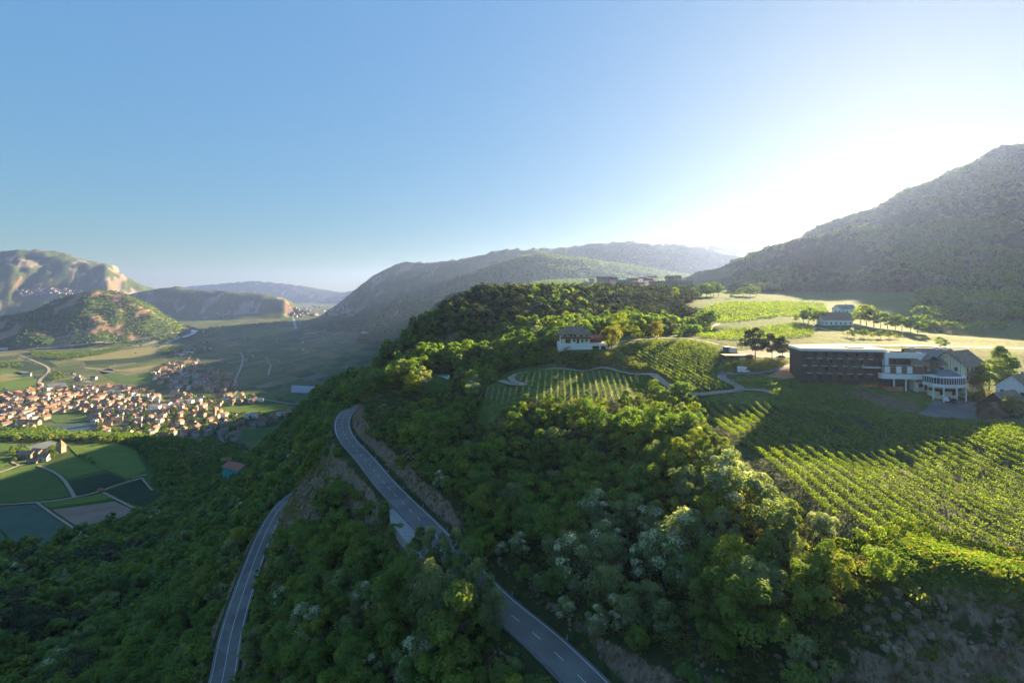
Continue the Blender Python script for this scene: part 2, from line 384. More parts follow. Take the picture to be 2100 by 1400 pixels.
# worn asphalt: long streaks, darker wheel paths, patched squares
t = Nt('asphalt'); p_ = t.pos(); a_ = t.noise(p_, .12, 5); b_ = t.noise(p_, 3., 5, .7)
v_ = t.n('TexVoronoi', voronoi_dimensions='2D', distance='CHEBYCHEV', ins={'Vector': t.n('Mapping', ins={0: p_, 'Rotation': (0, 0, .55)}).outputs[0], 'Scale': .075, 'Randomness': .9})
pc_ = t.n('SeparateColor', ins={0: v_.outputs['Color']})
c = t.mix(t.step(a_, .35, .65), (.15,.138,.125), (.215,.20,.18)); c = t.mix(t.math('MULTIPLY', t.step(pc_.outputs[0], .80, .82), .55), c, (.11,.102,.095)); c = t.mix(t.math('MULTIPLY', t.step(b_, .45, .6), .3), c, (.22,.21,.20))
MAT['asphalt'] = t.bsdf(c, .85, bump=b_, bd=.02, bs=.4, spec=.25)

# ground
t = Nt('ground'); pos = t.pos()
sx = t.n('SeparateXYZ', ins={0: pos}); nrm = t.n('SeparateXYZ', ins={0: t.n('NewGeometry').outputs['Normal']})
land = t.n('Attribute', attribute_name='land').outputs['Color']
mask = t.n('SeparateColor', ins={0: t.n('Attribute', attribute_name='mask').outputs['Color']})   # r valley fields, g woodland far off, b red rock
big = t.noise(pos, .004, 4); mid = t.noise(pos, .03, 5); fine = t.noise(pos, .35, 6, .6); vfine = t.noise(pos, 2.2, 4, .6)
rot = t.n('Mapping', ins={0: pos, 'Rotation': (0, 0, .42), 'Scale': (1/55., 1/130., 0)})
rot2 = t.n('Mapping', ins={0: pos, 'Rotation': (0, 0, .42), 'Scale': (1/170., 1/120., 0)})
vo = t.n('TexVoronoi', voronoi_dimensions='2D', distance='CHEBYCHEV', ins={'Vector': rot.outputs[0], 'Scale': 1.0, 'Randomness': .55})
vo2 = t.n('TexVoronoi', voronoi_dimensions='2D', distance='CHEBYCHEV', ins={'Vector': rot2.outputs[0], 'Scale': 1.0, 'Randomness': .7})
cellr = t.n('SeparateColor', ins={0: vo.outputs['Color']})
cols = t.ramp(cellr.outputs[0], [(0,(.050,.085,.028)),(.18,(.075,.105,.035)),(.34,(.038,.065,.026)),(.48,(.090,.115,.042)),(.60,(.058,.085,.036)),(.72,(.12,.125,.05)),(.82,(.045,.07,.03)),(.92,(.17,.15,.085)),(.97,(.14,.12,.09))], 'CONSTANT')
cell2 = t.n('SeparateColor', ins={0: vo2.outputs['Color']})
cols = t.mix(t.math('MULTIPLY', cell2.outputs[1], .6), cols, t.ramp(cell2.outputs[0], [(0,(.045,.075,.026)),(.5,(.08,.10,.036)),(.8,(.10,.12,.04))], 'CONSTANT'))
edge = t.n('TexVoronoi', voronoi_dimensions='2D', feature='F2', distance='CHEBYCHEV', ins={'Vector': rot.outputs[0], 'Scale': 1.0, 'Randomness': .55})
ed = t.math('SUBTRACT', edge.outputs['Distance'], vo.outputs['Distance'])
cols = t.mix(t.step(ed, .07, .02), cols, (.12,.12,.075))
wave = t.n('TexWave', wave_type='BANDS', bands_direction='X', ins={'Vector': t.n('Mapping', ins={0: pos, 'Rotation': (0,0,.42)}).outputs[0], 'Scale': .09, 'Distortion': .4})
cols = t.mix(t.math('MULTIPLY', wave.outputs[1], .25), cols, t.mix(1.0, cols, (.6,.65,.6), 'MULTIPLY'))
# woodland seen from afar: mottled crowns
wv = t.n('TexVoronoi', ins={'Vector': pos, 'Scale': .075}); wc = t.n('SeparateColor', ins={0: wv.outputs['Color']})
wood = t.ramp(wc.outputs[0], [(0,(.045,.070,.026)),(.5,(.062,.092,.032)),(1,(.085,.115,.038))])
wood = t.mix(t.step(mid, .35, .68), wood, t.mix(1.0, wood, (1.35,1.2,1.1), 'MULTIPLY'))
wood = t.mix(t.step(big, .56, .66), wood, (.085,.115,.04))
# rock: dark, streaked downwards
st = t.n('Mapping', ins={0: pos, 'Scale': (1, 1, .5)})
rk = t.noise(st.outputs[0], .5, 7, .65); rk2 = t.noise(st.outputs[0], .06, 6, .65)
rock = t.ramp(rk, [(.25,(.08,.06,.042)),(.42,(.18,.135,.095)),(.55,(.28,.215,.15)),(.62,(.10,.10,.04)),(.75,(.40,.33,.25))])
farrock = t.ramp(rk2, [(.3,(.15,.085,.06)),(.5,(.30,.18,.12)),(.7,(.42,.30,.22))])
c = t.mix(t.step(fine, .3, .7), t.mix(1.0, land, (.72,.74,.72), 'MULTIPLY'), t.mix(1.0, land, (1.25,1.22,1.15), 'MULTIPLY'))
c = t.mix(t.step(mid, .3, .7), t.mix(1.0, c, (.82,.86,.8), 'MULTIPLY'), c)
c = t.mix(mask.outputs[0], c, t.mix(1.0, cols, (1.35, 1.3, 1.35), 'MULTIPLY'))
c = t.mix(mask.outputs[1], c, wood)
nz = nrm.outputs[2]
nzn = t.math('ADD', nz, t.math('MULTIPLY', t.math('SUBTRACT', rk2, .5), .35))
near = t.math('SUBTRACT', 1.0, mask.outputs[1])
c = t.mix(t.math('MULTIPLY', t.step(nzn, .72, .58), near), c, rock)
c = t.mix(t.math('MULTIPLY', t.step(nzn, .66, .52), mask.outputs[2]), c, farrock)
hgt = t.math('ADD', t.math('MULTIPLY', rk, .8), t.math('MULTIPLY', vfine, .25))
far_h = t.math('MULTIPLY', wv.outputs['Distance'], t.math('MULTIPLY', mask.outputs[1], -.6))
b1 = t.n('Bump', ins={'Height': t.math('ADD', hgt, far_h), 'Distance': 1.2, 'Strength': .8})
MAT['ground'] = t.bsdf(c, .95, spec=.05, Normal=b1.outputs[0])

# ------------------------------------------------------------------ object helpers
COL = scene.collection
def tag(o, label=None, cat=None, group=None, kind=None):
    if label: o['label'] = label
    if cat: o['category'] = cat
    if group: o['group'] = group
    if kind: o['kind'] = kind
    return o
def empty(name, loc, rz=0.):
    o = bpy.data.objects.new(name, None); COL.objects.link(o); o.location = loc; o.rotation_euler = (0, 0, rz); return o
def link(name, me, parent=None):
    o = bpy.data.objects.new(name, me); COL.objects.link(o)
    if parent: o.parent = parent
    return o
def npmesh(name, v, f, mats, mi=None, tone=None, smooth=False):
    """v (n,3), f (m,k) numpy"""
    me = bpy.data.meshes.new(name); v = np.asarray(v, np.float32); f = np.asarray(f, np.int32); k = f.shape[1]
    me.vertices.add(len(v)); me.vertices.foreach_set('co', v.ravel())
    me.loops.add(f.size); me.loops.foreach_set('vertex_index', f.ravel())
    me.polygons.add(len(f)); me.polygons.foreach_set('loop_start', np.arange(0, f.size, k, dtype=np.int32))
    for m in mats: me.materials.append(MAT[m])
    if mi is not None: me.polygons.foreach_set('material_index', np.asarray(mi, np.int32))
    if tone is not None:
        a = me.attributes.new('tone', 'FLOAT', 'FACE'); a.data.foreach_set('value', np.asarray(tone, np.float32))
    if smooth: me.polygons.foreach_set('use_smooth', np.ones(len(f), bool))
    me.update(calc_edges=True); return me
class MB:
    """collects boxes, prisms and tubes into one mesh"""
    def __init__(self): self.v = []; self.f = []; self.m = []
    def add(self, vs, fs, m=0):
        b = len(self.v); self.v += [tuple(x) for x in vs]; self.f += [tuple(i + b for i in q) for q in fs]; self.m += [m] * len(fs); return self
    def box(self, x0, x1, y0, y1, z0, z1, m=0):
        return self.add([(x, y, z) for z in (z0, z1) for y in (y0, y1) for x in (x0, x1)],
                        [(0,2,3,1),(4,5,7,6),(0,1,5,4),(2,6,7,3),(0,4,6,2),(1,3,7,5)], m)
    def prism(self, poly, z0, z1, m=0):
        n = len(poly); vs = [(x, y, z0) for x, y in poly] + [(x, y, z1) for x, y in poly]
        return self.add(vs, [tuple(range(n))[::-1], tuple(range(n, 2 * n))] + [(i, (i + 1) % n, (i + 1) % n + n, i + n) for i in range(n)], m)
    def gable(self, x0, x1, y0, y1, z0, h, ov=.5, th=.18, m=0, hip=0.):
        """pitched roof slab, ridge along x; hip pulls the ridge ends in"""
        yc = (y0 + y1) / 2; x0 -= ov; x1 += ov; sl = h / ((y1 - y0) / 2); y0 -= ov; y1 += ov; zb = z0 - sl * ov
        t = [(x0,y0,zb),(x1,y0,zb),(x1,y1,zb),(x0,y1,zb),(x0+hip,yc,z0+h),(x1-hip,yc,z0+h)]
        vs = [(x, y, z + th) for x, y, z in t] + t
        fs = [(0,1,5,4),(2,3,4,5),(6,10,11,7),(8,11,10,9),(0,6,7,1),(2,8,9,3)]
        if hip: fs += [(1,2,5),(3,0,4),(7,11,8),(9,10,6),(1,7,8,2),(3,9,6,0)]
        else: fs += [(1,7,11,5),(5,11,8,2),(3,9,10,4),(4,10,6,0)]
        return self.add(vs, fs, m)
    def gablewall(self, x, y0, y1, z0, h, th=.2, m=0):
        yc = (y0 + y1) / 2
        return self.add([(x,y0,z0),(x,y1,z0),(x,yc,z0+h),(x+th,y0,z0),(x+th,y1,z0),(x+th,yc,z0+h)], [(0,2,1),(3,4,5),(0,1,4,3),(1,2,5,4),(2,0,3,5)], m)
    def tube(self, a, b, r0, r1=None, n=6, m=0):
        a = Vector(a); b = Vector(b); r1 = r0 if r1 is None else r1
        d = (b - a).normalized(); u = d.orthogonal().normalized(); w = d.cross(u)
        vs = [a + (u * math.cos(2*math.pi*i/n) + w * math.sin(2*math.pi*i/n)) * r0 for i in range(n)] + [b + (u * math.cos(2*math.pi*i/n) + w * math.sin(2*math.pi*i/n)) * r1 for i in range(n)]
        return self.add(vs, [tuple(range(n))[::-1], tuple(range(n, 2*n))] + [(i, (i+1) % n, (i+1) % n + n, i + n) for i in range(n)], m)
    def mesh(self, name, *mats):
        me = bpy.data.meshes.new(name); me.from_pydata(self.v, [], self.f)
        for q in mats: me.materials.append(MAT[q])
        me.polygons.foreach_set('material_index', self.m); me.update(); return me
    def build(self, name, mats, parent=None):
        if isinstance(mats, str): mats = [mats]
        return link(name, self.mesh(name, *mats), parent)

def inpoly(x, y, poly):
    x = np.asarray(x); y = np.asarray(y); c = np.zeros(x.shape, bool); n = len(poly)
    for i in range(n):
        x0, y0 = poly[i]; x1, y1 = poly[i - 1]
        c ^= ((y0 > y) != (y1 > y)) & (x < (x1 - x0) * (y - y0) / (y1 - y0 + 1e-12) + x0)
    return c
def hits(pts, d0=40.): return [hit(x, y, d0) for x, y in pts]
def gz(x, y): return float(H(x, y))

# ------------------------------------------------------------------ areas of land (traced, then laid on the terrain)
A_plateau = [P(*q)[:2] for q in [(2700,1260,80),(2100,1232,82),(1980,1222,83.5),(1880,1212,85),(1800,1184,90),(1700,1112,101),(1600,1036,117),(1540,986,131),(1480,936,150),(1440,872,188),(1418,822,222)]] \
    + hits([(1395,808),(1385,815),(1340,812),(1290,828)]) + [P(*q)[:2] for q in [(1285,826,207),(1200,830,207),(1100,830,207),(1030,828,207),(985,822,212),(975,806,222),(1000,786,243)]] \
    + hits([(1028,770),(1060,757),(1150,748),(1250,748),(1335,764),(1250,742),(1245,726),(1140,726)]) + [P(1138,700,288)[:2], P(1200,688,305)[:2], P(1300,686,316)[:2], P(1400,688,320)[:2], P(1435,684,330)[:2],
       P(1462,668,378)[:2], P(1450,645,440)[:2], P(1420,628,560)[:2], P(1440,612,700)[:2], P(1290,604,780)[:2], P(1180,603,800)[:2], (90,1050), (600,1100), (900,900)]
A_plateau += [P(2100,690,430)[:2], P(2700,720,400)[:2]]
A_lawn = hits([(845,775),(880,765),(935,768),(925,800),(870,806),(848,795)])
A_knoll = [P(*q)[:2] for q in [(-300,1130,515),(0,1150,500),(60,1140,508),(188,1108,535),(300,1056,600),(345,1020,655),(335,985,720),(320,950,790),(290,915,860),(240,900,880),(120,900,890),(-300,900,890)]]

# land colour and masks painted on the sheet's points
land = np.empty(gX.shape + (3,)); land[:] = (.045,.06,.024)
mask = np.zeros(gX.shape + (3,))
pl = inpoly(gX, gY, A_plateau); land[pl] = (.10,.135,.034)
far_pl = (gY > 380) & pl; land[far_pl] = (.062,.125,.03)
kn = inpoly(gX, gY, A_knoll); land[kn] = (.07,.12,.03)
land[inpoly(gX, gY, A_lawn)] = (.05,.10,.022)
valley = (gZ < 4) & (gY > -3000) & ~kn
mask[valley, 0] = 1
land[valley] = (.06,.085,.03)
farwood = (~valley) & ((gR > 1050) | ((gX > 250) & (gZ > CZ + 2) & (gY > 300)))
mask[farwood, 1] = 1
tt = (gX < -250) & (gY > 2600) & (gX < -650 * 1); mask[farwood & (gX < -900), 2] = 1
mask[..., 2] = np.where(farwood & (gX < -1500) | (gY > 9000) & (gX < 0), 1., mask[..., 2] * 0)
land[inpoly(gX, gY, [(60, 225), (60, 108), (66, 97), (80, 104), (92, 96), (120, 80), (210, 160), (150, 176), (112, 200), (100, 210), (80, 222)])] = (.062, .078, .030)
land[inpoly(gX, gY, hits([(1264,714),(1284,702),(1340,698),(1400,697),(1440,702),(1482,716),(1488,730),(1466,762),(1508,797),(1457,804.5),(1418,805),(1392,797),(1352,770)], 150))] = (.065, .082, .030)
_cr = farwood & (gX < -700) & (gS > .30) & (crag(gX, gY) > .24 - .12 * np.clip(gS - .5, 0, 1)); mask[_cr, 1] = 0; land[_cr] = (.30, .19, .13); land[_cr & (gY > 5400)] = (.27, .22, .185)
# gravel verge and yard ground near the hotel
def paint(poly, col, feather=None): land[inpoly(gX, gY, poly)] = col
A_yard = hits([(1800,835),(1905,840),(1980,815),(2010,835),(2100,850),(2100,880),(2000,865),(1900,868),(1850,850)])
paint(hits([(1715,812),(1800,830),(1870,845),(1890,835),(1830,815),(1760,800)]), (.17,.13,.08))
paint(hits([(1880,1222),(1900,1204),(1990,1206),(2030,1226),(1990,1240)], 70), (.24,.18,.11))
bank = inpoly(gX, gY, [P(1000,760,262)[:2], P(1060,757,262)[:2]] + hits([(1150,750),(1250,750),(1335,764),(1250,735)]))
land[bank] = (.13,.10,.06)

land = np.clip(land * 1.15, 0, 1)
me = npmesh('ground', np.stack([gX, gY, gZ], -1).reshape(-1, 3),
    (lambda i, j: np.stack([(i*gX.shape[1]+j).ravel(), (i*gX.shape[1]+j+1).ravel(), ((i+1)*gX.shape[1]+j+1).ravel(), ((i+1)*gX.shape[1]+j).ravel()], -1))(*np.meshgrid(np.arange(gX.shape[0]-1), np.arange(gX.shape[1]-1), indexing='ij')), ['ground'], smooth=True)
for nm, arr in (('land', land), ('mask', mask)):
    a = me.color_attributes.new(nm, 'FLOAT_COLOR', 'POINT')
    a.data.foreach_set('color', np.concatenate([arr, np.ones(gX.shape + (1,))], -1).astype(np.float32).ravel())
tag(link('ground', me), kind='structure')

# ------------------------------------------------------------------ sheets laid on the ground
def ribbon(name, pts, half, mat, dz=.06, step=2.5, z=None, it=2, kind='structure', parent=None, off=0., label=None):
    p = smooth(pts, it); seg = np.hypot(*np.diff(p, axis=0).T); s = np.concatenate([[0], np.cumsum(seg)])
    m = max(2, int(s[-1] / step)); q = np.linspace(0, s[-1], m)
    x = np.interp(q, s, p[:, 0]); y = np.interp(q, s, p[:, 1]); tx = np.gradient(x); ty = np.gradient(y); l = np.hypot(tx, ty); nx = ty / l; ny = -tx / l
    rows = []
    k = 5 if z is None else 2
    for u in np.linspace(-1, 1, k):
        X = x + nx * (off + u * half); Y = y + ny * (off + u * half)
        rows.append(np.stack([X, Y, (H(X, Y) if z is None else np.full(m, z)) + dz], -1))
    V = np.stack(rows, 1).reshape(-1, 3)
    if z is None: V = V.reshape(m, k, 3); V[..., 2] = V[..., 2].max(axis=1, keepdims=True) * .6 + V[..., 2] * .4; V = V.reshape(-1, 3)
    i, j = np.meshgrid(np.arange(m - 1), np.arange(k - 1), indexing='ij'); a = (i * k + j).ravel()
    F = np.stack([a, a + 1, a + k + 1, a + k], -1)[:, ::-1]
    me = npmesh(name, V, F, [mat]); o = link(name, me, parent)
    if kind: tag(o, kind=kind)
    return o
def sheet(name, poly, mat, dz=.12, res=3., kind='structure'):
    """a field: polygon cut from a fine grid laid on the ground"""
    import mathutils.geometry as mg
    from mathutils import geometry
    p = [Vector((a, b)) for a, b in poly]
    xs = [a for a, _ in poly]; ys = [b for _, b in poly]
    import bmesh
    bm = bmesh.new(); f = bm.faces.new([bm.verts.new((a, b, 0)) for a, b in poly])
    for axis, lo, hi in ((0, min(xs), max(xs)), (1, min(ys), max(ys))):
        r = max(res, (hi - lo) / 60); t = lo + r
        while t < hi:
            co = [0, 0, 0]; co[axis] = t; no = [0, 0, 0]; no[axis] = 1
            bmesh.ops.bisect_plane(bm, geom=bm.verts[:] + bm.edges[:] + bm.faces[:], plane_co=co, plane_no=no); t += r
    bm.normal_update()
    me = bpy.data.meshes.new(name); bm.to_mesh(me); bm.free()
    n = len(me.vertices); co = np.empty(n * 3, np.float32); me.vertices.foreach_get('co', co); co = co.reshape(-1, 3)
    co[:, 2] = H(co[:, 0], co[:, 1]) + dz; me.vertices.foreach_set('co', co.ravel())
    me.materials.append(MAT[mat]); me.update()
    if len(me.polygons) and me.polygons[0].normal.z < 0: me.flip_normals()
    o = link(name, me)
    return tag(o, kind=kind)

# ------------------------------------------------------------------ trees
def quads(c, nrm, size, r):
    """leaf-sized faces at centres c facing roughly nrm"""
    n = len(c); nrm = nrm + r.normal(0, .34, (n, 3)); nrm /= np.linalg.norm(nrm, axis=1, keepdims=True) + 1e-9
    a = np.cross(nrm, r.normal(0, 1, (n, 3))); a /= np.linalg.norm(a, axis=1, keepdims=True) + 1e-9
    b = np.cross(nrm, a); s = (size * r.uniform(.6, 1.35, (n, 1)))
    a = a * s; b = b * s * .75
    v = np.stack([c - a, c - b * .8 + nrm * s * .12, c + a, c + b * .8 - nrm * s * .1], 1).reshape(-1, 3)
    return v, np.arange(4 * n).reshape(n, 4)
def clump_centres(shape, n, r):
    """lumps of foliage through the crown, height 1, crown radius as drawn"""
    out = []
    while len(out) < n:
        t = r.uniform(0, 1); th = r.uniform(0, 2 * math.pi)
        if shape == 'round': rad = .29 * math.sqrt(max(0, 1 - (2 * t - .95) ** 2)) + .04; z = .26 + .66 * t
        elif shape == 'broad': rad = .36 * math.sqrt(max(0, 1 - (1.9 * t - .85) ** 2)) + .04; z = .34 + .54 * t
        elif shape == 'tall': rad = .22 * math.sqrt(max(0, 1 - (2 * t - .9) ** 2)) + .04; z = .16 + .80 * t
        elif shape == 'cone': rad = .27 * (1 - t) ** .85 + .02; z = .12 + .85 * t
        elif shape == 'cedar':
            k = int(t * 7); t = (k + .5) / 7; rad = .62 * (1 - t * .75) * (1 - .25 * (k == 0)); z = .22 + .74 * t + r.normal(0, .008)
        else: rad = .5 * math.sqrt(max(0, 1 - (1.4 * t - .5) ** 2)); z = .1 + .7 * t           # bush
        q = r.uniform(.5, 1.0) ** .6 * (1 + .25 * math.sin(th * 3 + t * 9) * (shape != 'cone'))
        out.append((rad * q * math.cos(th), rad * q * math.sin(th), z))
    return np.array(out)
def crown(shape, H0, ncl, nleaf, lsize, seed, blossom=0., cl=.17):
    r = np.random.default_rng(seed); cc = clump_centres(shape, ncl, r) * H0
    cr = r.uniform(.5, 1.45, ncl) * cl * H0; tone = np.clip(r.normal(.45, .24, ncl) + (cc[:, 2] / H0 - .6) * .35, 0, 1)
    k = r.integers(0, ncl, nleaf); d = r.normal(0, 1, (nleaf, 3)); d /= np.linalg.norm(d, axis=1, keepdims=True)
    d[:, 2] = np.where(d[:, 2] < -.4, -d[:, 2], d[:, 2])
    sq = np.array([1, 1, .32 if shape == 'cedar' else .8]); lump = 1 + .22 * np.sin(d[:, :1] * 7 + k[:, None]) * np.sin(d[:, 1:2] * 6 + k[:, None] * 2)
    c = cc[k] + d * sq * cr[k, None] * lump * r.uniform(.8, 1.06, (nleaf, 1))
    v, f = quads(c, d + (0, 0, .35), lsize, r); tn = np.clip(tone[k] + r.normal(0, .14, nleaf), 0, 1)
    fl = r.random(nleaf) < blossom * 2.4 * (np.sin(k * 2.4 + seed) > .35) * np.clip(.45 + d[:, 2], 0, 1.2)
    return v, f, fl.astype(int), tn
def trunk(shape, H0, seed, n=6):
    r = random.Random(seed); b = MB(); top = H0 * (.93 if shape in ('cone', 'cedar') else .62); x = y = 0; z = -1.2; rad = H0 * .021
    pts = [(0, 0, -1.2)]
    for i in range(1, 4):
        x += r.uniform(-.02, .02) * H0; y += r.uniform(-.02, .02) * H0; z = -1.2 + (top + 1.2) * i / 3; pts.append((x, y, z))
    for i in range(3): b.tube(pts[i], pts[i + 1], rad * (1 - i * .27), rad * (.73 - i * .27), n)
    if shape not in ('cone', 'bush'):
        for i in range(5):
            a = r.uniform(0, 6.28); zz = H0 * r.uniform(.28, .55); L = H0 * r.uniform(.18, .32)
            b.tube((x * .5, y * .5, zz), (math.cos(a) * L, math.sin(a) * L, zz + L * r.uniform(.25, .8)), rad * .42, rad * .12, 4)
    return b
KIND = {  # name: (shape, height, clumps, blossom share, leaf material, clump size)
 'broadleaf_tree': ('round', 11, 24, 0, 'leaf', .125),
 'broad_crowned_tree': ('broad', 10, 26, 0, 'leaf', .13),
 'slender_tree': ('tall', 12, 24, 0, 'leaf', .095),
 'grey_leaved_tree': ('round', 10, 24, 0, 'leaf_grey', .12),
 'locust_tree': ('round', 11, 24, .28, 'leaf_grey', .125),
 'bright_tree': ('round', 9.5, 22, 0, 'leaf_bright', .13),
 'pine_tree': ('round', 12, 26, 0, 'leaf_pine', .13),
 'bush': ('bush', 3.4, 10, 0, 'leaf_bush', .27),
}
LOD = {0: (5200, .235), 1: (1500, .43), 2: (300, .98), 3: (75, 1.9)}
PROTO = bpy.data.collections.new('tree_shapes')      # not linked: sources for the massed woodland only
crown_me = {}; trunk_me = {}; proto_id = {}
for kn_, (shp, h0, ncl, bl, lm, cl) in KIND.items():
    for lod, (nl, ls) in LOD.items():
        for var in range(2 if lod < 2 else 1):
            n_l = int(nl * (.45 if kn_ == 'bush' else 1) * (h0 / 11)); seed = hash_ = sum(map(ord, kn_)) * 7 + var * 13 + 1
            v, f, fl, tn = crown(shp, h0, ncl if lod < 3 else 8, n_l, ls * (h0 / 11) ** .3 * (.8 if kn_ == 'bush' else 1), seed, bl, cl if lod < 3 else cl * 1.5)
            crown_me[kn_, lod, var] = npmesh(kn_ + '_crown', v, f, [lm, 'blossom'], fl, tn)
            if lod == 0: trunk_me[kn_, var] = trunk(shp, h0, seed).mesh(kn_ + '_trunk', 'bark')
            # joined copy for the mass
            if lod < 3:
                tb = trunk(shp, h0, seed, 4 if lod else 6); nv = len(tb.v)
                tv = np.array(tb.v); tf = [q for q in tb.f if len(q) == 4]
                V = np.concatenate([v, tv]); F = np.concatenate([f, np.array(tf) + len(v)])
                me2 = npmesh(kn_, V, F, [lm, 'blossom', 'bark'], np.concatenate([fl, np.full(len(tf), 2)]), np.concatenate([tn, np.full(len(tf), .5)]))
            else: me2 = crown_me[kn_, lod, var]
            o = bpy.data.objects.new('%02d_%s' % (len(proto_id), kn_), me2); PROTO.objects.link(o); proto_id[kn_, lod, var] = len(proto_id)
def mass(name, pts, kinds, lod, scale, label, coll=PROTO, ids=None):
    """uncountable woodland: one object whose points carry tree copies"""
    n = len(pts); me = bpy.data.meshes.new(name); me.vertices.add(n); me.vertices.foreach_set('co', np.asarray(pts, np.float32).ravel())
    ids = ids if ids is not None else [proto_id[k, lod, rng.integers(0, 2) if lod < 2 else 0] for k in kinds]
    for nm, ty, arr in (('pid', 'INT', np.array(ids, np.int32)), ('sc', 'FLOAT', np.asarray(scale, np.float32)), ('rz', 'FLOAT', rng.uniform(0, 6.28, n).astype(np.float32))):
        me.attributes.new(nm, ty, 'POINT').data.foreach_set('value', arr)
    o = link(name, me); ng = bpy.data.node_groups.new(name, 'GeometryNodeTree')
    ng.interface.new_socket('Geometry', in_out='INPUT', socket_type='NodeSocketGeometry'); ng.interface.new_socket('Geometry', in_out='OUTPUT', socket_type='NodeSocketGeometry')
    N = ng.nodes.new; L = ng.links.new
    gi = N('NodeGroupInput'); go = N('NodeGroupOutput'); ci = N('GeometryNodeCollectionInfo'); ci.inputs['Collection'].default_value = coll; ci.inputs['Separate Children'].default_value = True; ci.inputs['Reset Children'].default_value = True
    ip = N('GeometryNodeInstanceOnPoints'); ip.inputs['Pick Instance'].default_value = True
    def attr(nm, ty):
        a = N('GeometryNodeInputNamedAttribute'); a.data_type = ty; a.inputs['Name'].default_value = nm; return a.outputs['Attribute']
    cb = N('ShaderNodeCombineXYZ'); L(attr('rz', 'FLOAT'), cb.inputs['Z'])
    L(gi.outputs[0], ip.inputs['Points']); L(ci.outputs[0], ip.inputs['Instance']); L(attr('pid', 'INT'), ip.inputs['Instance Index'])
    L(cb.outputs[0], ip.inputs['Rotation']); L(attr('sc', 'FLOAT'), ip.inputs['Scale']); L(ip.outputs[0], go.inputs[0])
    md = o.modifiers.new('scatter', 'NODES'); md.node_group = ng
    return tag(o, label, 'trees', kind='stuff')

def proj(x, y, z):
    return 1050 + x / y * FPX, 595 + (CZ - z) / y * FPX
def jgrid(x0, x1, y0, y1, s, jit=.42):
    gx, gy = np.meshgrid(np.arange(x0, x1, s), np.arange(y0, y1, s)); gx = gx + (np.arange(gx.shape[0]) % 2)[:, None] * s / 2
    return (gx + rng.uniform(-jit, jit, gx.shape) * s).ravel(), (gy + rng.uniform(-jit, jit, gx.shape) * s).ravel()

# ------------------------------------------------------------------ the roads
for poly, lv, hw, nm, barrier_side in ((RU, UP, 4.3, 'upper', 1), (RL, LO, 4.4, 'lower', 1)):
    ro = ribbon('road', poly, hw, 'asphalt', dz=.02, z=lv, it=0, step=3)
    ribbon('edge_line', poly, .11, 'marking', dz=.026, z=lv, it=0, step=3, parent=ro, kind=None, off=3.6)
    ribbon('edge_line', poly, .11, 'marking', dz=.026, z=lv, it=0, step=3, parent=ro, kind=None, off=-3.6)
    seg = np.concatenate([[0], np.cumsum(np.hypot(*np.diff(poly, axis=0).T))])
    if nm == 'upper':
        s = 80.
        while s < seg[-1] - 10:
            q = [s, s + 1.5, s + 3.0] ; 
            ribbon('centre_dash', [(np.interp(u, seg, poly[:, 0]), np.interp(u, seg, poly[:, 1])) for u in q], .085, 'marking', dz=.027, z=lv, it=0, step=1, parent=ro, kind=None)
            s += 7.5
    else:
        ribbon('centre_line', poly, .1, 'marking', dz=.027, z=lv, it=0, step=3, parent=ro, kind=None)
    # steel barrier along the drop
    g = empty('guard_rail', (float(poly[len(poly)//2][0]), float(poly[len(poly)//2][1]), lv))
    tag(g, 'galvanised steel guard rail on the valley side of the %s road' % ('upper, dashed-line' if nm == 'upper' else 'lower'), 'guard rail', 'guard rails beside the two roads')
    b = MB(); base = np.array(g.location); off = hw - .3; m = int(seg[-1] / 4); pr = []
    for i in range(m + 1):
        u = min(i * 4., seg[-1] - .1); x = np.interp(u, seg, poly[:, 0]); y = np.interp(u, seg, poly[:, 1]); x2 = np.interp(u + .1, seg, poly[:, 0]); y2 = np.interp(u + .1, seg, poly[:, 1])
        l = math.hypot(x2 - x, y2 - y) + 1e-9; nx, ny = -(y2 - y) / l, (x2 - x) / l
        pr.append((x + nx * off - base[0], y + ny * off - base[1]))
    for a_, b_ in zip(pr[:-1], pr[1:]):
        for dz in (.5, .68): b.tube((*a_, dz), (*b_, dz), .08, .08, 4)
    b.build('rail', 'metal_grey', g)
    pm = MB().box(-.06, .06, -.05, .05, -.5, .72).mesh('rail_post', 'metal_grey')
    for i, (x, y) in enumerate(pr):
        if y + base[1] < 60: continue
        o = link('post', pm, g); o.location = (x, y, 0)
# white roadside marker posts on the hill side of the upper road
seg = np.concatenate([[0], np.cumsum(np.hypot(*np.diff(RU, axis=0).T))])
mk0 = None
for q in range(13):
    s_ = 92 + q * 20.; x_ = np.interp(s_, seg, RU[:, 0]); y_ = np.interp(s_, seg, RU[:, 1]); x2 = np.interp(s_ + 1, seg, RU[:, 0]); y2 = np.interp(s_ + 1, seg, RU[:, 1]); l_ = math.hypot(x2 - x_, y2 - y_)
    o = tag(empty('marker_post', (x_ + (y2 - y_) / l_ * 4.75, y_ - (x2 - x_) / l_ * 4.75, UP - .2)), 'white roadside marker post by the upper road, %s from the near end' % (['first','second','third','fourth','fifth','sixth','seventh','eighth','ninth','tenth','eleventh','twelfth','thirteenth'][q]), 'marker post', 'marker posts along the upper road')
    if mk0 is None: mk0 = (MB().box(-.06, .06, -.05, .05, 0, 1.1).mesh('post', 'white_paint'), MB().box(-.065, .065, -.055, .055, .82, 1.0).mesh('reflector', 'dark_wood'))
    link('post', mk0[0], o); link('reflector', mk0[1], o)
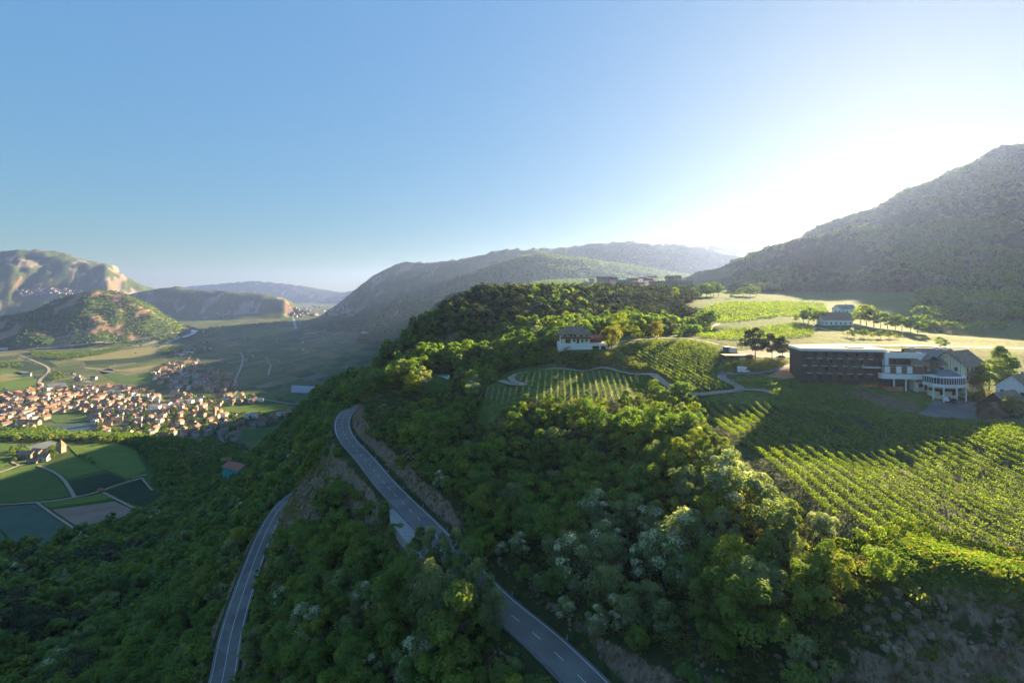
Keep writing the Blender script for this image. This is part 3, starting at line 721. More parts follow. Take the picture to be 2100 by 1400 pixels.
# pull-out of pale paving beside the upper road, on a retaining wall
pull = [(x, y) for x, y in RU if 142 < y < 186]
_pv = []
for k in range(len(pull)):
    a_, b_ = np.array(pull[max(k - 1, 0)]), np.array(pull[min(k + 1, len(pull) - 1)]); t_ = (b_ - a_) / np.hypot(*(b_ - a_)); nn_ = np.array([-t_[1], t_[0]]); u_ = k / (len(pull) - 1); w_ = 4.6 * min(1, (1 - u_) * 3.2) * min(1, u_ * 5 + .1)
    e_ = np.array(pull[k]) + nn_ * 4.32; o_ = e_ + nn_ * w_; _pv.append((e_, o_))
lb = MB()
for (e0, o0), (e1, o1) in zip(_pv[:-1], _pv[1:]):
    lb.add([(*e0, UP + .01), (*o0, UP + .01), (*o1, UP + .01), (*e1, UP + .01), (*o0, UP - 3), (*o1, UP - 3)], [(0, 1, 2, 3)[::-1], (1, 4, 5, 2)[::-1]])
tag(lb.build('lay_by', 'concrete'), kind='structure')
# ------------------------------------------------------------------ woodland
near_road = lambda x, y: np.minimum(seg_dist(x, y, RU[::2])[0], seg_dist(x, y, RL[::2])[0])
rock_px = [((838,930),26),((895,1035),22),((735,885),18),((600,1170),24),((575,1230),22),((930,1080),14),((560,1300),18),
           ((1640,1385),60),((1440,1385),40),((1330,1395),40),((1900,1330),90),((2000,1300),90),((2090,1350),90),((1800,1390),70),((1850,1260),50),((1960,1250),60),((1750,1400),60),((2060,1260),60),
           ((690,1180),12),((735,1170),12),((470,1085),14),((520,1065),10),((320,1185),9),((1260,835),14)]
road_pts = [(x, y, UP) for x, y in RU[::2] if y > 88] ; road_pts2 = [(x, y, LO) for x, y in RL[::2] if y > 150]
def road_clear(x, y, z, h, rad):
    """False for a tree that would stand in front of the stretches of road left open"""
    px, pt = proj(x, y, z + h); pr = rad / y * FPX; ok = np.ones(x.shape, bool)
    _, pb = proj(x, y, z)
    for pts, gap in ((road_pts, True), (road_pts2, False)):
        for (a, b, c) in pts:
            qx, qy = proj(a, b, c); w = 3.4 / b * FPX
            if gap and 1085 < qy < 1235: continue
            dx, dy = (qx - px) , (qy - pt)
            ok &= ~((np.abs(dx) < w + pr * .8) & (pt < qy - 2) & (y < b + 1) & (pb > qy - pr))
    return ok
def visible(x, y, z, extra):
    ok = np.ones(x.shape, bool)
    for t in np.linspace(.12, .97, 30):
        ok &= H(x * t, y * t) < CZ + (z + extra - CZ) * t + 1.5
    return ok
TX = []   # x, y, z, height scale, kind
def wood(x, y, allow, hscale=1., kinds=None, thin=None):
    px, py = proj(x, y, H(x, y))
    m = (y > 30) & (np.abs(x / y) < 1.12) & allow(x, y)
    x, y = x[m], y[m]; z = H(x, y); m = visible(x, y, z, 14); x, y, z = x[m], y[m], z[m]
    return x, y, z
def base_allow(x, y):
    z = H(x, y)
    ok = ~inpoly(x, y, A_plateau) & ~inpoly(x, y, A_lawn) & ~inpoly(x, y, A_knoll) & (z > 5) & (near_road(x, y) > 6.5)
    return ok
def kind_of(x, y, z):
    n1 = vnoise(x / 26, y / 26, 71); n2 = vnoise(x / 60, y / 60, 77); r = rng.random(len(x)); out = np.empty(len(x), object)
    px, py = proj(x, y, z)
    out[:] = 'broadleaf_tree'
    out[r < .34] = 'broad_crowned_tree'; out[(r > .34) & (r < .50)] = 'slender_tree'; out[(r > .50) & (r < .62)] = 'grey_leaved_tree'
    out[(r > .93)] = 'bright_tree'
    loc = ((n1 > .64) & (r < .30)) | (r > .968); east = (px > 840) & (y < 260) & (x < 120)
    out[loc & (east | (rng.random(len(x)) < .12))] = 'locust_tree'
    crest = (y > 400) & (x > -60) & (x < 260) & (y < 720); out[crest & ((n2 > .35) | (r < .5)) & (r < .9)] = 'pine_tree'
    lowp = (x < -200) & (y < 480) & (n2 > .62); out[lowp & (r < .7)] = 'pine_tree'
    rim = (y < 215) & (inpoly(x - 0, y + 0, A_plateau) == False) & (seg_dist(x, y, A_plateau)[0] < 16) & (x > 20); out[rim & (r > .62)] = 'bright_tree'
    return out
X0, Y0 = jgrid(-240, 150, 40, 240, 5.9); X1, Y1 = jgrid(-150, 160, 240, 560, 6.6); X2, Y2 = jgrid(-900, 330, 560, 1060, 9.0); X3, Y3 = jgrid(-700, -150, 240, 560, 10.0); X4, Y4 = jgrid(-300, -240, 60, 240, 9.)
x, y, z = wood(np.concatenate([X0, X1, X2, X3, X4]), np.concatenate([Y0, Y1, Y2, Y3, Y4]), base_allow)
K = kind_of(x, y, z)
S = rng.uniform(.66, 1.26, len(x)) * np.where(y > 560, 1.15, 1.) * np.where((x < -150) & (y < 560), 1.65, 1.)
S *= np.where(near_road(x, y) < 12, .62, 1.) * np.where(seg_dist(x, y, A_plateau)[0] < 7, .75, 1.)
S *= np.where((seg_dist(x, y, A_plateau)[0] < 24) & (y > 178) & (y < 212) & (x > -25) & (x < 62), .60, 1.)
hh = np.array([KIND[k][1] for k in K]) * S
ok = road_clear(x, y, z, hh, hh * .36)
px, py = proj(x, y, z)
for (cx, cy), rr_ in rock_px: ok &= (np.hypot((px - cx), (py - cy)) > rr_) | (rng.random(len(x)) < .12)
# the canopy stays below the plateau it hides: only low growth right under the vineyards
ok &= ~((py > 1236) & (px > 1790) & (y < 100)); ok &= ~((x > 18) & (x < 54) & (y > 252) & (y < 298))
x, y, z, K, S, hh = x[ok], y[ok], z[ok], K[ok], S[ok], hh[ok]
sc_px = hh / np.hypot(x, y) * FPX
px, py = proj(x, y, z + hh * .6)
inframe = (px > -20) & (px < 2120) & (py < 1430)
order = np.argsort(-np.where(inframe, sc_px, 0)); nind = 290
def side_of(x, y):
    d1, _, s1 = seg_dist(np.array([x]), np.array([y]), RU[::2]); d2, _, s2 = seg_dist(np.array([x]), np.array([y]), RL[::2]); return d1[0], s1[0], d2[0], s2[0]
def region(x, y):
    px, py = proj(x, y, gz(x, y))
    if y > 560: return 'above the valley town'
    d1, s1, d2, s2 = side_of(x, y)
    if s2 > 0: return 'left of the lower road'
    if s1 > 0: return ('beside the upper road' if d1 < 14 else 'between the two roads') + (' at bottom edge' if py > 1230 else ' by the lay-by' if py > 1000 else ' near the far bend')
    if seg_dist(np.array([x]), np.array([y]), A_plateau)[0][0] < 14: return 'on the rim ' + ('below the near vineyard' if px > 1500 else 'below the track' if px > 1300 else 'by the striped vineyard')
    return 'by the cliff foot' if py > 1230 else 'on the central bank' if py > 1000 else 'below the villa vineyard'
SD = {'broadleaf_tree': 'round green tree', 'broad_crowned_tree': 'wide-crowned tree', 'slender_tree': 'narrow green tree', 'grey_leaved_tree': 'grey-green tree', 'locust_tree': 'white-blossomed tree', 'bright_tree': 'yellow-green tree', 'pine_tree': 'dark pine', 'bush': 'bush'}
def ordinal(n):
    w = ['first','second','third','fourth','fifth','sixth','seventh','eighth','ninth','tenth','eleventh','twelfth']
    return w[n - 1] if n <= 12 else '%d%s' % (n, 'th' if 10 < n % 100 < 14 else {1: 'st', 2: 'nd', 3: 'rd'}.get(n % 10, 'th'))
DESC = {'broadleaf_tree': 'round dark green broadleaf tree', 'broad_crowned_tree': 'wide-crowned green tree', 'slender_tree': 'tall narrow green tree', 'grey_leaved_tree': 'grey-green leafy tree',
        'locust_tree': 'locust tree dotted with white blossom', 'bright_tree': 'bright yellow-green tree', 'pine_tree': 'dark brownish pine', 'bush': 'low green bush'}
SHORT = {'broadleaf_tree': 'tree', 'broad_crowned_tree': 'tree', 'slender_tree': 'tree', 'grey_leaved_tree': 'tree', 'locust_tree': 'tree', 'bright_tree': 'tree', 'pine_tree': 'pine tree', 'bush': 'bush'}
def put_tree(kind, x, y, s, label, group, lod=0, dz=0., name=None, crownmat=None, sxy=None):
    r = empty(name or kind, (x, y, gz(x, y) + dz), random.uniform(0, 6.28)); v = random.randrange(2) if lod < 2 else 0
    r.scale = (s * (sxy or 1), s * (sxy or 1), s); tag(r, label, SHORT[kind] if kind in SHORT else 'tree', group)
    link('crown', crown_me[kind, lod, v], r); link('trunk', trunk_me[kind, v if (kind, v) in trunk_me else 0], r); return r
pend = []
for i in order[:nind]:
    sz = 'tall ' if S[i] > 1.05 else 'small ' if S[i] < .72 else ''
    pend.append((i, sz + SD[K[i]], region(x[i], y[i])))
byl = {}
for t_ in pend: byl.setdefault(t_[1:], []).append(t_[0])
for (d_, r_), l_ in byl.items():
    l_.sort(key=lambda i: x[i] / y[i])
    for n_, i in enumerate(l_):
        put_tree(K[i], x[i], y[i], S[i], d_ + ' ' + r_ + ('' if len(l_) == 1 else ', %s such from the left' % ordinal(n_ + 1)), 'trees of the steep wooded slopes', dz=-.3)
# tall grey-green trees that lean into the view of the upper road
for n_, (qx, qy, D_) in enumerate([(862, 1085, 150), (893, 1068, 141), (930, 1080, 134), (962, 1100, 128), (905, 1130, 122), (985, 1140, 119), (940, 1190, 112), (1010, 1200, 112), (870, 1190, 118), (830, 1140, 130)]):
    tx_ = (qx - 1050) / FPX * D_; top_ = CZ - (qy - 595) / FPX * D_; g_ = gz(tx_, D_); h_ = max(8, top_ - g_)
    put_tree('grey_leaved_tree' if n_ % 3 else 'slender_tree', tx_, D_, h_ / (10 if n_ % 3 else 12), 'tall feathery tree screening the middle of the upper road, %s from the far end' % ordinal(n_ + 1), 'tall trees screening the upper road', dz=-.3, sxy=.62 if n_ % 3 else 1.1)
rest = order[nind:]
d = np.hypot(x, y)
for lod, lo, hi, lab in ((0, 0, 175, 'dense green spring woodland covering the steep slopes around the roads'), (1, 175, 330, 'mixed broadleaf woodland on the hillside and valley slope'), (2, 330, 5000, 'pine and broadleaf wood on the hill behind the villa and the far slopes')):
    k = rest[(d[rest] >= lo) & (d[rest] < hi)]
    print('mass', lod, len(k))
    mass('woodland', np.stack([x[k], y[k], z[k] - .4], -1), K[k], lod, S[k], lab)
# low undergrowth between the trees
bx, by = jgrid(-240, 150, 45, 320, 2.7); bx, by, bz = wood(bx, by, lambda a, b: ~inpoly(a, b, A_plateau) & ~inpoly(a, b, A_lawn) & (near_road(a, b) > 5.6))
bqx, bqy = proj(bx, by, bz); keep = rng.random(len(bx)) < .8
for (cx, cy), rr_ in rock_px: keep &= (np.hypot(bqx - cx, bqy - cy) > rr_) | (rng.random(len(bx)) < np.where(bqx > 1250, .5, .22))
bs = rng.uniform(.35, 1.0, len(bx)) * np.where(near_road(bx, by) < 9, .55, 1.); keep &= road_clear(bx, by, bz, bs * 1.5, bs * 1.2)
bx, by, bz, bs = bx[keep], by[keep], bz[keep], bs[keep]
mass('undergrowth', np.stack([bx, by, bz - .3], -1), ['bush'] * len(bx), 1, bs, 'low green scrub between the trees and on the rocks')
# broken rock: angular blocks bedded in the steep faces
ROCKS = bpy.data.collections.new('rock_shapes')
import bmesh
for k in range(4):
    rr0 = random.Random(k + 3); bm = bmesh.new(); bmesh.ops.create_icosphere(bm, subdivisions=2, radius=1); bmesh.ops.rotate(bm, verts=bm.verts, matrix=Matrix.Rotation(k * .7, 3, 'X'))
    for v in bm.verts:
        q = v.co.copy(); n_ = abs(math.sin(q.x * 2.7 + k) * math.sin(q.y * 3.1 + k * 2)) * .35 + rr0.uniform(-.1, .1); m_ = max(abs(q.x), abs(q.y), abs(q.z)); q = q * (.25 + .75 / m_) * .85 * (1 + n_); v.co = (q.x, q.y * .75, q.z * (1.25 if k % 2 else .8))
    me = bpy.data.meshes.new('rock_block'); bm.to_mesh(me); bm.free(); me.materials.append(MAT['rock']); ROCKS.objects.link(bpy.data.objects.new('%02d_rock' % k, me))
kx, ky = jgrid(-150, 150, 45, 330, 1.0); kz = H(kx, ky); e_ = .8
sl = np.hypot((H(kx + e_, ky) - H(kx - e_, ky)) / (2 * e_), (H(kx, ky + e_) - H(kx, ky - e_)) / (2 * e_))
kpx, kpy = proj(kx, ky, kz); inr = np.zeros(len(kx), bool)
for (cx, cy), rr_ in rock_px: inr |= np.hypot(kpx - cx, kpy - cy) < rr_ * 1.15
m_ = (near_road(kx, ky) > 6.2) & ~inpoly(kx, ky, A_plateau) & (((sl > .95) & (fbm(kx / 9, ky / 9, 2, 5) > -.1)) | (inr & (sl > .4)) | ((kpx > 1780) & (kpy > 1225))) & (rng.random(len(kx)) < .75) & (kpy < 1480)
kx, ky, kz = kx[m_], ky[m_], kz[m_]; print('rocks', len(kx))
mass('rocks', np.stack([kx, ky, kz - .3], -1), None, 0, rng.uniform(.18, .8, len(kx)) ** 1.25, 'brown broken rock of the cliffs and road cuts', ROCKS, rng.integers(0, 4, len(kx)).astype(np.int32))['category'] = 'rocks'
cx_, cy_ = jgrid(30, 125, 62, 100, 1.25); cz_ = H(cx_, cy_); cpx, cpy = proj(cx_, cy_, cz_); m_ = ~inpoly(cx_, cy_, A_plateau) & (cpx > 1250) & (cpy > 1215) & (cpy < 1500) & (vnoise(cx_ / 4, cy_ / 4, 8) > .42); cx_, cy_, cz_ = cx_[m_], cy_[m_], cz_[m_]
mass('undergrowth', np.stack([cx_, cy_, cz_ - .1], -1), ['bush'] * len(cx_), 0, rng.uniform(.12, .42, len(cx_)), 'low scrub clinging to the near cliff')
# wooded mountain on the right, far off
mx, my = jgrid(-100, 1900, 380, 1700, 8.0); mz = H(mx, my)
def mtn_allow(x, y):
    px, py = proj(x, y, H(x, y)); n_ = vnoise(x / 70, y / 70, 91)
    return ((H(x, y) > CZ - 4) & (px > 1500) & (y > 560) | (px > 1880) & (y > 400) & (y < 900)) & ~((n_ > .80) & (H(x, y) < CZ + 40))
mx, my, mz = wood(mx, my, mtn_allow)
near = np.hypot(mx, my) < 900
print('mountain trees', len(mx), near.sum())
ms = rng.uniform(.65, 1.25, len(mx)) * (1 + .2 * (mz > CZ + 90))
_n = vnoise(mx / 130, my / 130, 15) + rng.uniform(-.12, .12, len(mx)); mk = np.where(_n < .36, 'pine_tree', np.where(_n < .58, 'broadleaf_tree', np.where(_n < .70, 'grey_leaved_tree', 'broad_crowned_tree'))); ms = ms * (.75 + .5 * vnoise(mx / 60, my / 60, 16))
mass('mountain_woodland', np.stack([mx[~near], my[~near], mz[~near] - .5], -1), mk[~near], 2, ms[~near], 'dense hazy woodland covering the mountain on the right')
mass('mountain_woodland', np.stack([mx[near], my[near], mz[near] - .5], -1), mk[near], 2, ms[near], 'woodland along the foot of the right-hand mountain')
# wooded knoll across the valley and the green hill: skyline and slopes
fx, fy = jgrid(-3900, 1500, 2000, 4300, 20.); fx, fy, fz = wood(fx, fy, lambda a, b: (H(a, b) > 12) & (vnoise(a / 120, b / 120, 5) < .85) & ~((a < -700) & (crag(a, b) > .24)))
print('far trees', len(fx))
mass('far_woodland', np.stack([fx, fy, fz - 2], -1), np.where(rng.random(len(fx)) < .3, 'broad_crowned_tree', 'broadleaf_tree'), 3, rng.uniform(.8, 1.5, len(fx)), 'woodland on the far hills beyond the valley')

# ------------------------------------------------------------------ tracks, paths and yards on the plateau
def track(name, px, half, mat, dz=.10, d0=60., step=1.5):
    return ribbon(name, hits(px, d0), half, mat, dz=dz, step=step)
track('gravel_path', [(985,791),(1030,789),(1085,790.5),(1062,786),(1046,779),(1050,770),(1068,764),(1105,760),(1150,757.5),(1215,756.5),(1260,761),(1300,767),(1340,768)], 1.5, 'gravel', d0=150)
track('gravel_path', [(1338,768),(1352,779),(1370,791),(1390,802),(1414,809),(1457,808),(1490,804),(1520,800),(1514,793),(1495,783),(1478,775),(1482,768),(1500,766)], 2.1, 'gravel', d0=150)
track('gravel_path', [(1516,799),(1545,800),(1563,801),(1583,807)], 1.5, 'gravel', d0=150)
track('driveway', [(1478,766),(1505,767),(1540,767),(1575,763),(1600,756.5),(1626,748)], 1.9, 'asphalt', d0=180)
track('gravel_path', [(1250,716),(1262,708),(1275,699),(1310,697),(1345,694),(1400,693),(1440,698),(1475,707)], 1.3, 'gravel', d0=200)
track('dirt_track', [(1900,1078),(1950,1100),(2000,1125),(2060,1152),(2130,1182)], .8, 'gravel', dz=.07)
sheet('car_park', hits([(1505,721),(1540,717),(1600,722),(1650,726),(1650,734),(1600,733),(1560,734),(1530,729)], 200), 'gravel', .1)
sheet('yard', hits([(1880,848),(1915,822),(1985,820),(2030,836),(2120,850),(2120,872),(2040,866),(1960,857),(1920,856)], 120), 'asphalt', .12, 2.)
sheet('earth_bank', hits([(1572,772),(1590,764),(1626,751),(1631,776),(1605,778)], 180), 'orange_earth', .14, 1.5)
ribbon('main_road', [(150,300),(185,296),(225,292),(265,286),(310,280),(380,270)], 3.2, 'asphalt', dz=.15, step=3)
track('farm_lane', [(1466,668),(1476,662),(1462,672),(1440,678),(1405,687),(1375,691)], 1.6, 'gravel', d0=300, dz=.2)
track('farm_lane', [(1668,678),(1672,670),(1700,679),(1725,681)], 1.5, 'gravel', d0=300, dz=.2)

# ------------------------------------------------------------------ vineyards, row by row
VR = np.random.default_rng(21)
def vine_row(a, b, label, group, dens, leaf, hw, h0, h1, mat='leaf_vine', strip=None, post=5.5, posth=2.0, thin=0.):
    a = np.array(a); b = np.array(b); L = np.hypot(*(b - a)); d = (b - a) / L; nrm = np.array([d[1], -d[0]])
    n = int(L * dens); s = VR.uniform(0, L, n)
    vig = vnoise(s / 1.3, np.full(n, a[0] * 3.1 + a[1]), 3); gap = vnoise(s / 5, np.full(n, a[0] * 1.7), 9)
    k = (vig + VR.uniform(0, .5, n) > .22 + thin) & (gap > .12 + thin * .5); s = s[k]; vig = vig[k]; n = len(s)
    if n < 4: return None
    u = VR.normal(0, .42, n) * hw * (.7 + .6 * vig); zz = h0 + (h1 - h0) * VR.beta(1.5, 1.1, n) * (.72 + .5 * vig)
    x = a[0] + d[0] * s + nrm[0] * u; y = a[1] + d[1] * s + nrm[1] * u; z = H(x, y) + zz
    o = np.array([a[0], a[1], gz(*a)])
    nr = np.stack([nrm[0] * u * 1.6, nrm[1] * u * 1.6, np.full(n, .5)], -1)
    v, f = quads(np.stack([x, y, z], -1) - o, nr, leaf, VR)
    me = npmesh('vine_row', v, f, [mat], tone=np.clip(vig * .9 + VR.normal(0, .15, n), 0, 1))
    r = link('vine_row', me); r.location = o; tag(r, label, 'vine row', group)
    P_ = MB(); q = 0.
    while q < L:
        px_, py_ = a + d * q; zz_ = gz(px_, py_) - o[2]; lean = VR.uniform(-.06, .06)
        P_.add([(px_-o[0]-.05, py_-o[1], zz_-.2), (px_-o[0]+.05, py_-o[1]-.04, zz_-.2), (px_-o[0]+.05, py_-o[1]+.05, zz_-.2), (px_-o[0]-.04+lean, py_-o[1], zz_+posth), (px_-o[0]+.04+lean, py_-o[1]-.04, zz_+posth), (px_-o[0]+.04+lean, py_-o[1]+.05, zz_+posth)], [(0,1,4,3),(1,2,5,4),(2,0,3,5),(3,4,5)])
        q += post * VR.uniform(.92, 1.08)
    tag(P_.build('vine_posts', 'vine_post', r), kind='stuff')
    if strip:
        st = ribbon('soil_strip', [tuple(a), tuple((a + b) / 2), tuple(b)], strip, 'gravel', dz=.06, step=2.5, it=0, kind=None)
        st.parent = r; st.matrix_parent_inverse = Matrix.Translation(-Vector(o))
    return r
def vines_in(poly, direction, spacing, labelf, group, jit=.0, minlen=5, **kw):
    dx, dy = direction; l = math.hypot(dx, dy); d = np.array([dx / l, dy / l]); nrm = np.array([d[1], -d[0]])
    p = np.array(poly); t = p @ nrm; s = p @ d; c = 0; q = t.min() + spacing * .5; S_ = np.arange(s.min(), s.max(), 1.)
    while q < t.max():
        X = nrm[0] * q + d[0] * S_; Y = nrm[1] * q + d[1] * S_; ins = inpoly(X, Y, poly)
        i = 0
        while i < len(S_):
            if ins[i]:
                j = i
                while j + 1 < len(S_) and ins[j + 1]: j += 1
                if j - i >= minlen:
                    c += 1; vine_row((X[i], Y[i]), (X[j], Y[j]), labelf(c), group, **kw)
                i = j + 1
            else: i += 1
        q += spacing
    return c
# near vineyard: broad rows at the wood's edge, finer ones to the right
def near_end(x): return np.interp(x, [60, 67, 74, 80, 86, 93, 100, 140], [101, 97, 99, 104, 105, 95, 87, 80])
def far_end(x): return np.interp(x, [60, 72, 85, 96, 105, 112, 125, 140, 150, 200], [224, 221, 215, 208, 206, 196, 188, 182, 176, 166])
i = 0; x0 = 68.0
while x0 < 168:
    i += 1; broad = x0 < 86; sp = 3.7 if broad else 3.1
    xa = x0 - .01 * 0; ya = near_end(xa); 
    fx_ = x0 + .085 * 105; yb = far_end(fx_)
    x_at = lambda yy: x0 + .085 * (yy - 100)
    ya = max(ya, abs(x_at(ya)) / 1.10)
    if yb - ya > 8:
        young = (i * 7) % 5 in (0, 3) and not broad
        ym = ya + (yb - ya) * .5
        vine_row((x_at(ya), ya), (x_at(yb), yb), ('broad leafy' if broad else 'sparse young' if young else 'bright green') + ' vine row, %s from the wood edge in the near vineyard' % ordinal(i),
                 'vine rows of the near vineyard', dens=62 if broad else 34 if young else 62, leaf=.18 if broad else .17, hw=.85 if broad else .42, h0=.5, h1=2.2 if broad else 2.0, thin=.12 if young else 0., post=6 if broad else 5)
    x0 += sp
A_v1a = hits([(1078,785),(1062,777),(1080,766),(1110,763),(1150,760.5),(1215,760),(1262,765),(1300,771),(1330,773),(1295,790),(1284,812),(1278,827),(1200,830),(1100,830),(1096,796)], 150)
vines_in(A_v1a, (.09, 1), 2.85, lambda c: 'pale-stripped vine row, %s from the path loop in the striped vineyard below the villa' % ordinal(c), 'vine rows of the striped vineyard', dens=9, leaf=.30, hw=.35, h0=.3, h1=1.5, strip=.42, post=5)
A_v1b = hits([(985,803),(1000,795),(1085,795),(1094,797),(1096,828),(1030,828),(985,815)], 150)
vines_in(A_v1b, (.09, 1), 2.85, lambda c: 'short vine row, %s from the left tip of the striped vineyard' % ordinal(c), 'vine rows of the striped vineyard', dens=9, leaf=.30, hw=.35, h0=.3, h1=1.5, strip=.42, post=5, minlen=4)
A_v2 = hits([(1264,714),(1284,702),(1340,698),(1400,697),(1440,702),(1482,716),(1488,730),(1478,745),(1466,762),(1474,781),(1508,797),(1484,801),(1457,804.5),(1418,805),(1392,797),(1372,784),(1352,770),(1320,752),(1290,735)], 150)
vines_in(A_v2, (.40, -1), 2.9, lambda c: 'low trimmed vine row, %s from the left in the curved vineyard right of the villa' % ordinal(c), 'vine rows of the curved vineyard', dens=22, leaf=.26, hw=.42, h0=.2, h1=1.5, post=7, posth=1.9)
A_v4 = hits([(1568,808),(1590,800),(1632,786),(1700,800),(1760,812),(1850,850),(1800,848),(1700,838),(1610,830)], 150)
vines_in(A_v4, (1, -.08), 2.3, lambda c: 'terraced vine row, %s from the hotel foot going downhill' % ordinal(c), 'vine rows on the terraces below the hotel', dens=15, leaf=.26, hw=.35, h0=.2, h1=1.4, post=7, posth=1.9, minlen=6)
A_v5 = hits([(1492,783),(1512,776),(1560,782),(1598,788),(1585,797),(1545,797),(1520,794)], 150)
vines_in(A_v5, (1, -.15), 2.2, lambda c: 'short vine row, %s in the small plot inside the track bend' % ordinal(c), 'vine rows inside the track bend', dens=14, leaf=.26, hw=.35, h0=.2, h1=1.4, post=7, posth=1.9, minlen=4)
A_v6 = hits([(1880,876),(1960,866),(2040,872),(2130,882),(2130,940),(2060,925),(1960,905)], 100)
vines_in(A_v6, (1, .10), 2.2, lambda c: 'vine row below the hotel yard, %s counted uphill' % ordinal(c), 'vine rows below the hotel yard', dens=24, leaf=.22, hw=.4, h0=.2, h1=1.6, post=6, posth=2.)
A_v7 = hits([(1420,686),(1475,680),(1560,672),(1640,662),(1665,668),(1672,690),(1620,694),(1560,697),(1500,698),(1440,693)], 250)
vines_in(A_v7, (1, .12), 3.4, lambda c: 'distant vine row, %s counted uphill in the plot behind the cedars' % ordinal(c), 'vine rows behind the cedars', dens=5, leaf=.5, hw=.6, h0=.2, h1=1.6, post=14, posth=1.8, minlen=12)
A_v8 = hits([(1478,664),(1560,654),(1680,648),(1700,640),(1690,622),(1600,618),(1500,620),(1440,632)], 300)
vines_in(A_v8, (1, .25), 5.2, lambda c: 'distant vine row, %s counted uphill in the wide plot right of the pine hill' % ordinal(c), 'vine rows right of the pine hill', dens=2.6, leaf=.8, hw=1., h0=.2, h1=1.8, post=30, posth=1.8, minlen=15)

# tufted grass on the open ground
tuft_v, tuft_f = [], []
TR = np.random.default_rng(5)
c_ = TR.normal(0, .16, (26, 3)) * (1, 1, .25) + (0, 0, .12)
v, f = quads(c_, np.tile([0., 0, .2], (26, 1)), .13, TR)
tm = npmesh('grass_tuft', v, f, ['leaf_grass'], tone=TR.uniform(.2, .9, 26)); GR = bpy.data.collections.new('grass_shapes'); GR.objects.link(bpy.data.objects.new('00_tuft', tm))
v, f = quads(c_, np.tile([0., 0, .2], (26, 1)), .13, TR)
GR.objects.link(bpy.data.objects.new('01_tuft', npmesh('grass_tuft_dry', v, f, ['leaf_bush'], tone=TR.uniform(.3, 1, 26))))
tx, ty = jgrid(58, 110, 78, 112, .62); m_ = inpoly(tx, ty, A_plateau) & (ty < near_end(tx) + 4) & (np.abs(tx / ty) < 1.1); tx, ty = tx[m_], ty[m_]
k2x, k2y = jgrid(50, 80, 222, 262, 1.1); kp = hits([(1290,776),(1335,770),(1368,794),(1392,808),(1360,812),(1300,800)], 150); m_ = inpoly(k2x, k2y, kp)
tx = np.concatenate([tx, k2x[m_]]); ty = np.concatenate([ty, k2y[m_]])
mass('grass', np.stack([tx, ty, H(tx, ty)], -1), None, 0, TR.uniform(.7, 2.2, len(tx)), 'tufted bright meadow grass at the end of the vine rows and on the knoll', GR, (TR.random(len(tx)) < .3).astype(np.int32))
print('grass', len(tx))

# ------------------------------------------------------------------ single trees and bushes on the plateau
for nm, spec in {'cedar_tree': ('round', 16, 50, 0, 'leaf_cedar', .10), 'willow_tree': ('round', 11, 26, 0, 'leaf_golden', .17)}.items():
    KIND[nm] = spec; v, f, fl, tn = crown(spec[0], spec[1], spec[2], 4200 if nm[0] == 'c' else 2400, .42, 5, 0, spec[5])
    v = v * ((1.25, 1.25, 1) if nm[0] == 'c' else (1, 1, 1)); crown_me[nm, 0, 0] = crown_me[nm, 0, 1] = npmesh(nm + '_crown', v, f, [spec[4]], tone=tn); trunk_me[nm, 0] = trunk_me[nm, 1] = trunk(spec[0], spec[1], 3).mesh(nm + '_trunk', 'trunk_dark')
    SHORT[nm] = 'tree'
# widest at the middle, layered: a cedar's outline
for var, (hh_, wd) in enumerate([(1, 1)]):
    me_ = crown_me['cedar_tree', 0, 0]; n_ = len(me_.vertices); co = np.empty(n_ * 3, np.float32); me_.vertices.foreach_get('co', co); co = co.reshape(-1, 3)
    t_ = np.clip(co[:, 2] / 16, 0, 1); k_ = np.interp(t_, [0, .2, .35, .6, 1], [.9, 1.15, 1.1, .95, .7]); co[:, 0] *= k_; co[:, 1] *= k_; me_.vertices.foreach_set('co', co.ravel())
def at(px, py, d0=60.): return hit(px, py, d0)
def tree_at(kind, px, py, hpx, label, name=None, wide=1., lod=0, group=None, d0=60.):
    x, y = at(px, py, d0); h = hpx / FPX * y; return put_tree(kind, x, y, h / KIND[kind][1], label, group, lod, -.1, name, sxy=wide)
tree_at('cedar_tree', 1549, 734, 64, 'largest dark cedar on the left of the car park', wide=.95, d0=200)
tree_at('cedar_tree', 1583, 735, 53, 'slim middle cedar beside the car park', wide=.62, d0=200)
tree_at('cedar_tree', 1604, 735, 47, 'right-hand cedar above the parked dark car', wide=.8, d0=200)
tree_at('willow_tree', 1254, 716, 46, 'golden-green weeping tree at the right end of the villa', d0=200, wide=1.05)
tree_at('willow_tree', 1346, 697, 38, 'orange-tinted round tree at the top of the curved vineyard', d0=200, wide=1.15)
tree_at('bright_tree', 1302, 697, 29, 'light green round garden tree left of the orange-tinted tree', d0=200, wide=1.1)
tree_at('broadleaf_tree', 1317, 699, 21, 'small dark round tree left of the orange-tinted tree', d0=200)
tree_at('broadleaf_tree', 1392, 697, 24, 'dark bushy tree at the top corner of the curved vineyard', d0=200)
tree_at('bright_tree', 1268, 694, 52, 'tall yellow-green tree behind the weeping tree', d0=200)
tree_at('grey_leaved_tree', 1232, 690, 36, 'pale tree rising behind the villa annex', d0=200)
tree_at('locust_tree', 1190, 684, 36, 'blossoming tree rising behind the villa roof', d0=200)
tree_at('broadleaf_tree', 1343, 810, 33, 'lone dark bushy tree on the grassy knoll beside the gravel track', d0=150)
tree_at('broadleaf_tree', 1930, 716, 26, 'bright round tree behind the old hotel wing', d0=240, wide=1.2)
tree_at('locust_tree', 868, 800, 50, 'cream-blossomed tree left of the lawn with the pool', d0=200)
tree_at('bright_tree', 846, 812, 46, 'yellow-green tree on the cliff edge left of the lawn', d0=180)
